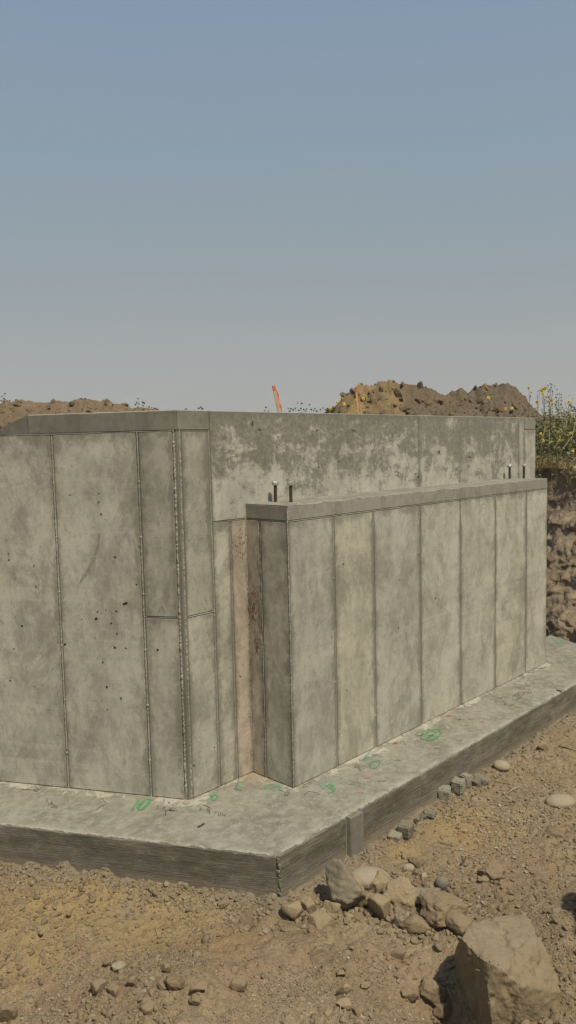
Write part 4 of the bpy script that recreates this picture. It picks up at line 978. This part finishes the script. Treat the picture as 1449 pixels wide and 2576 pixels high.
twig([(1020, 2125), (1022, 2100)], 'dark upright twig mark below the mortar lump', M_DTWIG)
twig([(1405, 1880), (1425, 1884), (1449, 1892)], 'dark twig at the right edge beyond the large cobble', M_DTWIG, .004)
twig([(1340, 1860), (1352, 1850)], 'tiny twig close to the angular stone', M_DTWIG)
twig([(983, 2316), (988, 2300, .02)], 'thin straw standing before the heap', M_TWIG)
twig([(1125, 2503, .04), (1138, 2525)], 'straw in the shadow of the boulder', M_TWIG)

# ------------------------------------------------------------------ cut bank on the right
nu, nv = 420, 300; T0 = np.array([3.9, -1.65]); T1 = np.array([6.6, 4.1]); du = (T1-T0); Lb = np.linalg.norm(du); du /= Lb; dn_ = np.array([du[1], -du[0]])
u = (np.linspace(0, 1, nu)*Lb)[:, None]; v = np.linspace(0, 1, nv)[None, :]*3.1
zb = np.minimum(v-.3, 2.02+.10*fb2(u*1.2, u*0, 3, 3))+0*u; over = np.clip(v-.3-zb, 0, None)
lay = .5+.5*np.sin((zb*11)+3*fb2(u*1.5, zb*3, 9, 3)); 
d1, d2, r = worley(u*3.4+.5*vn2(u*5, zb*5, 2), zb*4.2, 15); fr_ = np.clip(d2-d1, 0, .35)/.35
d1b, d2b, rb = worley(u*9, zb*11, 25); 
offb = .06+zb*.74-.13*fb2(u*1.4, zb*2.4, 33, 4, .55)-.10*(r-.5)*fr_-.045*(rb-.5)*np.clip((d2b-d1b)*3, 0, 1)-.05*lay+.014*fb2(u*25, zb*25, 37, 3, .6)+over*2.6
V = np.zeros((nu, nv, 3)); V[..., 0] = T0[0]+du[0]*u+dn_[0]*offb; V[..., 1] = T0[1]+du[1]*u+dn_[1]*offb
V[..., 2] = zb+.03*fb2(u*7, zb*7+over, 39, 3)+over*.22+.05*fb2(u*2, over*2, 44, 3)*np.clip(over*4, 0, 1)
zz_ = V[..., 2]; br = fb2(u*2.2, zz_*2.6, 49, 4)
mB = mesh('cut_bank', V.reshape(-1, 3), grid_faces(nu, nv), True, dict(ochre=np.clip(br-.1, 0, 1)*.8+.3*(zz_ < -.12), grey=0*zz_, red=np.clip(-br, 0, 1), damp=np.clip(fb2(u*3, zz_*3, 53, 3)+.2, 0, 1)*.9))
kind(link('cut_bank', mB, M_BANK), 'structure')
scb = np.random.RandomState(5)

# ------------------------------------------------------------------ soil piles behind
def pile(name, prof, dep, half, base, mat, label, seed, cell=.026, rough=1., ochre_at=None, lumps=60):
    xs_ = np.array([p[0] for p in prof], float); hs = np.array([CAM[2]+0*dep+(at_d(p[0], p[1], dep)[2]-CAM[2]) for p in prof]); ls = (xs_-724.5)*dep/F
    hr = np.array([_v[0], _v[1]]); hr /= np.linalg.norm(hr); rr_ = np.array([_r[0], _r[1]])
    a = np.arange(ls[0]-half*.9, ls[-1]+half*.9, cell); b = np.arange(-half*1.5, half*1.5, cell*1.2)
    Ag, Bg = np.meshgrid(a, b, indexing='ij')
    wob = half*.18*fb2(Ag*.5, Bg*.5, seed, 3); crest = np.interp(Ag, np.r_[ls[0]-half*.9, ls, ls[-1]+half*.9], np.r_[base-.2, hs, base-.2])
    fall = np.clip(1-np.abs(Bg+wob*.5)/half/1.25, 0, 1); fall = fall**.85; fall = np.where(np.abs(Bg) < .12, np.maximum(fall, .985), fall)
    h = base-1.5+(crest-base+1.5)*fall
    d1, d2, r = worley(Ag*2.6+.4*vn2(Ag*4, Bg*4, seed), Bg*2.6, seed+2); d1c, d2c, rc = worley(Ag*7, Bg*7, seed+3)
    h = h+rough*(.08*(r-.5)*np.clip((d2-d1)*3, 0, 1)+.07*(rc-.5)*np.clip((d2c-d1c)*3, 0, 1)+.07*fb2(Ag*3, Bg*3, seed+4, 5, .68)+.065*fb2(Ag*14, Bg*16, seed+6, 3, .6))*np.clip(fall*3, 0, 1)
    c0 = CAM[:2]+hr*dep/math.cos(PIT)*1.0
    # lateral axis is level, so correct for the small camera roll by using the measured heights above
    X = c0[0]+rr_[0]*Ag+hr[0]*Bg; Y = c0[1]+rr_[1]*Ag+hr[1]*Bg
    oc = np.zeros_like(Ag)
    if ochre_at:
        for (px_, sg, w_) in ochre_at: oc = np.maximum(oc, w_*np.exp(-((Ag-(px_-724.5)*dep/F)/sg)**2))
        oc = np.clip(oc+.55*fb2(Ag*1.3, Bg*1.3, seed+8, 4)-.22-.25*(r > .72), 0, 1)*1.1
    dm = np.clip(fb2(Ag*2, Bg*2, seed+9, 4)*1.3-.1, 0, 1)
    t = empty(name, (float(c0[0]+rr_[0]*ls.mean()), float(c0[1]+rr_[1]*ls.mean()), base)); tag(t, label, 'dirt pile')
    gf = grid_faces(len(a), len(b)); gf = gf[(fall.ravel()[gf] > .0).any(1)]
    link('heap', mesh('heap', np.stack([X, Y, h], -1).reshape(-1, 3), gf, True, dict(ochre=oc, grey=0*oc, red=0*oc, damp=dm)), mat, t)
    # lumps sitting on the face of the pile
    rg = np.random.RandomState(seed); V0, F0 = ico(2); VV_ = []; FF_ = []; o_ = 0
    for _ in range(lumps*34):
        i = rg.randint(0, len(a)); j = rg.randint(0, int(len(b)*.55)); s_ = .016+.085*rough*rg.rand()**3.2
        if fall[i, j] < .12: continue
        Vk = variants(2)[rg.randint(0, 12)]*np.array([1.2, .9, .7])*s_; q_, _r2 = np.linalg.qr(rg.normal(size=(3, 3))); Vk = Vk@q_
        VV_.append(Vk+np.array([X[i, j], Y[i, j], h[i, j]])); FF_.append(F0+o_); o_ += len(V0)
    Vl = np.concatenate(VV_); kind(link('clods', mesh('clods', Vl, np.concatenate(FF_), False, dict(ochre=np.repeat([rg.rand()*.4 for _ in VV_], len(V0)), grey=np.zeros(len(Vl)), red=np.zeros(len(Vl)), damp=np.repeat([rg.rand()*.7 for _ in VV_], len(V0)))), mat, t), 'stuff')
pile('dirt_pile', [(820, 1052), (842, 1038), (858, 1018), (880, 994), (905, 978), (928, 975), (952, 966), (985, 960), (1005, 963), (1040, 967), (1062, 978), (1085, 984), (1112, 992), (1128, 998), (1150, 1015), (1175, 1040)], 13.0, 2.5, 2.2, M_PILE, 'left peak of the soil piles behind the wall, with a yellow sandy flank', 31, ochre_at=[(905, .42, 1.25), (985, .30, .75)], lumps=90)
pile('dirt_pile', [(1085, 1035), (1105, 1012), (1122, 995), (1140, 988), (1165, 981), (1180, 985), (1196, 984), (1206, 972), (1240, 970), (1262, 965), (1280, 970), (1302, 978), (1316, 996), (1330, 1015), (1348, 1032), (1375, 1050)], 14.2, 2.7, 2.2, M_PILE, 'right peak of the soil piles behind the wall, all dark brown', 47, lumps=90)
pile('dirt_pile', [(-160, 1010), (-60, 1004), (0, 1010), (30, 1012), (60, 1011), (85, 1014), (110, 1012), (150, 1006), (185, 1008), (222, 1006), (260, 1011), (290, 1013), (320, 1020), (350, 1028), (385, 1034), (430, 1042), (520, 1055)], 10.0, 2.8, 1.0, M_PILEL, 'low long brown soil pile behind the left part of the tall wall', 63, rough=.65, lumps=130)

# ------------------------------------------------------------------ survey stakes
def stake(bx, by, tx, ty, dep, wid, label, tape):
    b = at_d(bx, by, dep); t = at_d(tx, ty, dep); ax = (b-t); Ls = np.linalg.norm(ax); ax /= Ls; b2 = t+ax*(Ls+.35)
    r = empty('survey_stake', b2); tag(r, label, 'survey stake', 'orange topped survey stakes beyond the wall')
    side = RR*.9+_v*.35; side -= ax*(side@ax); side /= np.linalg.norm(side); fr_ = np.cross(ax, side)
    mb = MB(); mb.box(t-side*wid/2, side*wid, fr_*.009, ax*(Ls+.35)); mb.build('lath', M_LATH, r)
    mb = MB(); mb.box(t-side*(wid/2+.001)-fr_*.002-ax*.004, side*(wid+.002), fr_*.013, ax*.045*tape); mb.build('painted_tip', M_TAPE, r)
    # ribbon hanging from the tip
    V = []; N = 12
    for i in range(N+1):
        s_ = i/N; c = t+ax*(.03+.25*tape*s_)+side*(wid*.45+.014*math.sin(s_*2.6)+.006*math.sin(s_*9))+fr_*(-.006-.004*math.sin(s_*7))
        w_ = .017*(.5+.8*math.sin(min(1, s_*1.15+.12)*math.pi)**.6)
        V += [c-side*w_*.5, c+side*w_*.5+fr_*.004*math.sin(i), ]
    mb = MB(); mb.add(V+[v_-fr_*.0008 for v_ in V], [(2*i, 2*i+1, 2*i+3, 2*i+2) for i in range(N)]+[(2*i+2*N+2, 2*i+2+2*N+2, 2*i+3+2*N+2, 2*i+1+2*N+2) for i in range(N)])
    mb.build('flagging_ribbon', M_TAPE, r)
    return r, t, ax, side, fr_
r_, t_, ax_, sd_, fr2 = stake(702, 1036, 688, 972, 7.3, .030, 'leaning wooden stake with orange ribbon and lettering just behind the tall wall', 1)
# numbers written down the lath
mb = MB(); dsg = ['0', '1', '1', '0', '5', '0', '2', '3']
for i, ch in enumerate(dsg[:8]):
    o_ = t_+ax_*(.085+.020*i)-sd_*.008-fr2*.0015
    for st_ in GL[ch]:
        for a_, b_ in zip(st_[:-1], st_[1:]):
            p_ = o_+ax_*a_[0]*.015+sd_*a_[1]*.015; q_ = o_+ax_*b_[0]*.015+sd_*b_[1]*.015; tt = (q_-p_); L_ = np.linalg.norm(tt)
            if L_ < 1e-5: continue
            nn = np.cross(tt/L_, fr2)*.0016; mb.add([p_-nn, p_+nn, q_+nn, q_-nn], [(0, 1, 2, 3)])
mb.build('lettering', flat('stake_ink', (.09, .06, .03), .8), r_)
stake(898, 1012, 894.5, 975, 11., .026, 'upright orange painted stake standing before the yellow soil pile', 1.6)

# ------------------------------------------------------------------ wild sunflowers and weeds
def unit(v): v = np.asarray(v, float); return v/(np.linalg.norm(v)+1e-9)
def flower_head(mbp, mbd, P, n, r):
    n = unit(n); a = unit(np.cross(n, (0, .3, 1))); b = np.cross(n, a); K = 13
    for k in range(K):
        th = 2*math.pi*k/K+rnd.uniform(-.1, .1); d_ = a*math.cos(th)+b*math.sin(th); s_ = np.cross(n, d_); rr_ = r*rnd.uniform(.85, 1.1); dr = -n*rr_*rnd.uniform(-.1, .35)
        mbp.add([P+d_*r*.22-s_*r*.10, P+d_*rr_*.65-s_*r*.17+dr*.5, P+d_*rr_+dr, P+d_*rr_*.65+s_*r*.17+dr*.5, P+d_*r*.22+s_*r*.10], [(0, 1, 2, 3, 4)])
    V = [P+n*r*.16]+[P+(a*math.cos(t)+b*math.sin(t))*r*.34+n*r*.03 for t in np.arange(8)*math.pi/4]+[P-n*r*.14]
    mbd.add(V, [(0, 1+k, 1+(k+1) % 8) for k in range(8)]+[(9, 1+(k+1) % 8, 1+k) for k in range(8)])
def leaf_to(mb, P, d_, L_, wd=.5):
    d_ = unit(d_); s_ = unit(np.cross(d_, (rnd.uniform(-.3, .3), rnd.uniform(-.3, .3), 1)))*L_*wd*.5; up = np.array([0, 0, 1.])
    mb.add([P, P+d_*L_*.35+s_+up*L_*.06, P+d_*L_-up*L_*.15, P+d_*L_*.35-s_+up*L_*.06, P+d_*L_*.5], [(0, 1, 4), (1, 2, 4), (2, 3, 4), (3, 0, 4)])
def plant(base_px, dep, zbase, heads, buds, label, leaves=14, mat=None, stemr=.004, r=.027, cat='wildflower', group='wild sunflowers', name='sunflower_plant', dry=False):
    top = at_d(base_px, 1030, dep); B = np.array([top[0], top[1], zbase]); root = tag(empty(name, B), label, cat, group)
    ms = MB(); targets = [(h, True) for h in heads]+[(h, False) for h in buds]; mp = MB(); md = MB(); mbud = MB(); ml = MB()
    tp = [at_d(x_, y_, dep+rnd.uniform(-.15, .15)) for (x_, y_), _ in targets]
    hub = np.mean(tp, 0)*.55+B*.45; hub2 = np.mean(tp, 0)*.8+B*.2
    ms.tube([B, B*.5+hub*.5+np.array([.02, .01, 0]), hub, hub2], [stemr, stemr*.9, stemr*.8, stemr*.55], 5)
    for (tg, fl), P in zip(targets, tp):
        st_ = hub*(1-.0)+0*P if rnd.random() < .5 else hub2; md_ = st_*.5+P*.5+np.array([rnd.uniform(-.02, .02), rnd.uniform(-.02, .02), -.02])
        ms.tube([st_, md_, P], [stemr*.5, stemr*.42, stemr*.32], 4)
        n = unit(CAM-P+np.array([rnd.uniform(-1, 1)*4, rnd.uniform(-1, 1)*4, rnd.uniform(0, 6)]))
        if fl:
            mp = MB(); md = MB(); flower_head(mp, md, P, n, r*rnd.uniform(.85, 1.1)); fo = mp.build('flower_head', M_PETAL, root); md.build('flower_centre', M_DISC, fo)
        else:
            V0, F0 = ico(1); mbud = MB(); mbud.add(V0*r*.34*rnd.uniform(.8, 1.2)*np.array([1, 1, .8])+P, [tuple(f) for f in F0]); mbud.build('seed_head', M_BUD, root, True)
        for k in range(2): leaf_to(ml, st_*.4+P*.6, np.array([rnd.uniform(-1, 1), rnd.uniform(-1, 1), rnd.uniform(-.2, .6)]), .035)
    for k in range(leaves):
        t = rnd.random(); P = B*(1-t)+hub2*t; leaf_to(ml, P, np.array([rnd.uniform(-1, 1), rnd.uniform(-1, 1), rnd.uniform(-.3, .5)]), rnd.uniform(.04, .10))
    ms.build('stem', M_DRY if dry else M_STEM, root); ml.build('leaves', M_LEAF, root)
D1 = 9.6; Z1_ = 2.0
plant(1325, D1, Z1_, [(1330, 976)], [(1336, 987), (1335, 995)], 'sunflower with a single yellow head against the sky at the end of the tall wall')
plant(1346, D1, Z1_, [(1351, 1011)], [(1353.5, 984), (1358, 982), (1353, 996)], 'sunflower with one low head and two thin bud stems beside the tallest flowers')
plant(1365, D1, Z1_, [(1363, 984), (1366, 991), (1371, 977), (1380, 998), (1366, 979)], [(1370, 1006), (1374, 1000)], 'sunflower with a cluster of yellow heads at top right', 20)
plant(1378, D1, Z1_, [], [(1385, 965), (1388, 968), (1378, 969), (1387, 975), (1395, 971), (1401, 979), (1383, 980), (1390, 984)], 'tall sunflower gone to dark seed heads, the highest of all', 10)
plant(1385, D1, Z1_, [(1387, 1008), (1389, 1015)], [(1380, 1010)], 'sunflower with a double yellow head below the tall seed heads', 16)
plant(1400, D1, Z1_, [], [(1402, 992), (1408, 990), (1412, 993), (1399, 1000), (1406, 1002), (1412, 1000), (1400, 1010), (1413, 1008), (1404, 1012), (1395, 1014)], 'leafy weed with tiny dark buds right of the double sunflower', 26, name='weed_plant', cat='weed', group='weeds on the bank')
plant(1434, D1+.3, Z1_, [(1431, 1011)], [(1436, 1028)], 'lone sunflower nearest the right edge, on a thin stem above the far field', 6)
for (x_, y_, lb) in ((1361, 1091, 'low sunflower half hidden in weeds beside the wall end'), (1394, 1074, 'small sunflower in the middle of the weeds'), (1435, 1090, 'pale sunflower on a long slanting stem near the right edge'), (1441, 1134, 'bright sunflower low at the right edge'), (1446, 1175, 'orange-yellow sunflower lowest of all on the bank'), (1366, 1108, 'drooping sunflower just above the dry grass by the wall end'), (1407, 1108, 'tiny sunflower bud deep in the green weeds'), (1404, 1086, 'small sunflower between the green weeds and the field')):
    plant(x_-6, 8.9, 1.75, [(x_, y_)], [], lb, 6, r=.019)
D2 = 8.4
plant(833, D2, 1.7, [(833, 1029), (846, 1011)], [(842, 1026)], 'left sunflower before the yellow soil pile with two heads', 6, r=.021)
plant(860, D2, 1.7, [(860, 1003), (865, 1016)], [], 'thin sunflower at the foot of the yellow pile, left of the orange stake', 4, r=.021)
plant(893, D2, 1.7, [(895, 1006), (896, 1035)], [], 'sunflower right in front of the orange stake', 6, r=.021)
plant(915, D2, 1.7, [(914, 1003)], [(918, 1015)], 'sunflower right of the orange stake', 5, r=.021)
plant(1228, D2, 1.7, [(1229, 1000)], [(1233, 1012), (1224, 1020), (1238, 1006), (1190, 1036)], 'spindly sunflower before the right soil peak', 12, r=.021)
plant(1272, D2, 1.7, [(1272, 1028), (1288, 1026)], [(1280, 1040), (1290, 1042)], 'short sunflower just over the wall top before the right soil peak', 8, r=.021)
for (bx, lst, lb) in ((728, [(725, 1027), (732, 1028), (729, 1034)], 'tiny weed buds first right of the leaning stake'), (745, [(743, 1027), (749, 1013.6), (738, 1031), (752, 1032)], 'weed with one raised bud right of the leaning stake'), (760, [(759, 1015), (757, 1028), (764, 1030)], 'second thin weed with raised bud right of the leaning stake'), (776, [(779, 1018), (771, 1029), (768, 1034)], 'slanting weed stem between the stake and yellow flowers'), (786, [(783, 1030), (789, 1033), (792, 1028), (797, 1034)], 'bushy little weed left of the first yellow sunflower'), (812, [(806, 1030), (812, 1026), (818, 1031), (823, 1033)], 'dark weed buds close to the first yellow sunflower'), (667, [(669, 1024.6), (665.6, 1033), (675, 1034)], 'two tiny buds just left of the leaning stake')):
    plant(bx, 7.8, 1.7, [], lst, lb, 3, name='weed_plant', cat='weed', group='small weeds over the wall top', stemr=.0022, r=.030)
for (bx, dep, lst, lb) in ((347, 8.2, [(347, 1003), (344, 1013), (341, 1018), (350, 1016)], 'dark weed on the left soil pile with one high bud'), (361, 8.2, [(359, 1012), (363, 1014), (360, 1020)], 'dark weed just right of the high bud on left pile'), (378, 8.0, [(375, 1024), (382, 1026), (390, 1027), (396, 1030)], 'low weeds where the left pile meets the wall top'), (502, 7.5, [(505, 1024), (500, 1027), (509, 1028), (468, 1029)], 'small dark buds above the tall wall corner'), (8, 8.6, [(5, 997), (12, 990), (10, 1003), (3, 1008)], 'dark weed at the left edge on top of the pile'), (26, 8.6, [(25, 1008), (45, 1011), (52, 1012)], 'sparse weed right of the left edge weed')):
    plant(bx, dep, 1.6, [], lst, lb, 3, name='weed_plant', cat='weed', group='small weeds on the left pile', stemr=.0022, r=.034)
# grass and weeds mass on the bank top
def grass(name, n, mat, area, hmin, hmax, wd, seed, lean=.35):
    rg = np.random.RandomState(seed); P = area(rg, n); n = len(P); h = rg.uniform(hmin, hmax, n)*np.where(((P-CAM)@RR)/((P-CAM)@VV) > .352, .5, 1.); a = rg.rand(n)*6.28; l = np.abs(rg.normal(size=n))*lean*h
    tip = P+np.stack([np.cos(a)*l, np.sin(a)*l, h], -1); mid = P*.5+tip*.5-np.stack([np.cos(a)*l*.2, np.sin(a)*l*.2, -h*.08], -1); s = np.stack([-np.sin(a+1), np.cos(a+1), a*0], -1)*wd*.5*rg.uniform(.5, 1.5, (n, 1))
    V = np.stack([P-s, P+s, mid+s*.8, mid-s*.8, tip], 1).reshape(-1, 3); k = np.arange(n)[:, None]*5
    F3 = np.concatenate([k+np.array([[0, 1, 2]]), k+np.array([[0, 2, 3]]), k+np.array([[3, 2, 4]])])
    return kind(link(name, mesh(name, V, F3), mat), 'stuff')
def leaves(name, n, mat, area, size, seed):
    rg = np.random.RandomState(seed); P = area(rg, n); n = len(P); d_ = rg.normal(size=(n, 3)); d_ /= np.linalg.norm(d_, axis=1)[:, None]; e_ = np.cross(d_, rg.normal(size=(n, 3))); e_ /= np.linalg.norm(e_, axis=1)[:, None]
    s = (size*rg.uniform(.5, 1.4, n))[:, None]; V = np.stack([P-d_*s, P+e_*s*.45, P+d_*s, P-e_*s*.45], 1).reshape(-1, 3); k = np.arange(n)[:, None]*4
    return kind(link(name, mesh(name, V, k+np.array([[0, 1, 2, 3]])), mat), 'stuff')
def bank_pt(uu, ww):   # uu along the bank, ww back from its lip; height of the surface there
    x_ = T0[0]+du[0]*uu+dn_[0]*(1.48+ww); y_ = T0[1]+du[1]*uu+dn_[1]*(1.48+ww); return x_, y_
def hump(uu, ww): return 1.90+.16*np.clip(ww, 0, 2)+.12*vn2(uu*1.3, ww*1.3, 77)
def area_top(u0, u1, w0, w1, zj=0.):
    def f(rg, n):
        uu = rg.uniform(u0, u1, n); ww = rg.uniform(w0, w1, n); x_, y_ = bank_pt(uu, ww); z_ = hump(uu, ww)+rg.rand(n)*zj; return np.stack([x_, y_, z_], -1)
    return f
grass('dry_grass', 9000, M_DRY, area_top(.5, 6.3, .1, 3.5), .18, .55, .006, 3, .5)
grass('dry_grass', 8000, M_DRY, area_top(.5, 5.5, -.40, .25), .05, .22, .006, 4, 1.8)
grass('green_weeds', 9000, M_STEM, area_top(.5, 6.3, .15, 3.0), .2, .60, .008, 5, .4)
def clumps(rg, n):
    k = 70; cu = rg.uniform(1.5, 5.2, k); cw = rg.uniform(.15, 1.6, k); i = rg.randint(0, k, n); r_ = rg.normal(size=(n, 3))*np.array([.17, .17, .16])
    x_, y_ = bank_pt(cu[i]+r_[:, 0], cw[i]+r_[:, 1]); return np.stack([x_, y_, hump(cu[i], cw[i])+.25+r_[:, 2]*1.15], -1)
leaves('green_weeds', 26000, M_LEAF, clumps, .022, 6); leaves('olive_weeds', 30000, M_LEAFD, clumps, .019, 7)
# long pale slanting stalks
for i, (a_, b_) in enumerate((((1390, 1165), (1437, 1100)), ((1383, 1150), (1410, 1100)), ((1380, 1158), (1382, 1080)), ((1355, 1150), (1372, 1070)), ((1425, 1150), (1449, 1060)))):
    P = at_d(*a_, 8.9); Q = at_d(*b_, 8.9); mb = MB(); mb.tube([P-np.array([0, 0, .1]), P*.5+Q*.5, Q], [.005, .004, .003], 5)
    o = mb.build('dry_stalk', M_DRY, None, True); move_origin(o, P); tag(o, ['long pale stalk slanting up to the pale sunflower', 'shorter stalk parallel to the long slanting one', 'upright straw stalk in the middle of the weeds', 'thin stalk leaning beside the wall end', 'slanting stalk at the right edge'][i], 'plant stalk', 'dry stalks on the bank')

# ------------------------------------------------------------------ smoke haze in the air
mb = MB(); mb.box(np.array([-1000., -1000., -2.2]), np.array([2000., 0, 0]), np.array([0, 2000., 0]), np.array([0, 0, 42.]))
hm = bpy.data.materials.new('smoke_haze'); hm.use_nodes = True; hm.node_tree.nodes.remove(hm.node_tree.nodes['Principled BSDF'])
pv = hm.node_tree.nodes.new('ShaderNodeVolumePrincipled'); pv.inputs['Color'].default_value = (.9, .88, .84, 1); pv.inputs['Density'].default_value = .0009
hm.node_tree.links.new(pv.outputs[0], hm.node_tree.nodes['Material Output'].inputs['Volume'])
kind(mb.build('haze', hm), 'stuff')
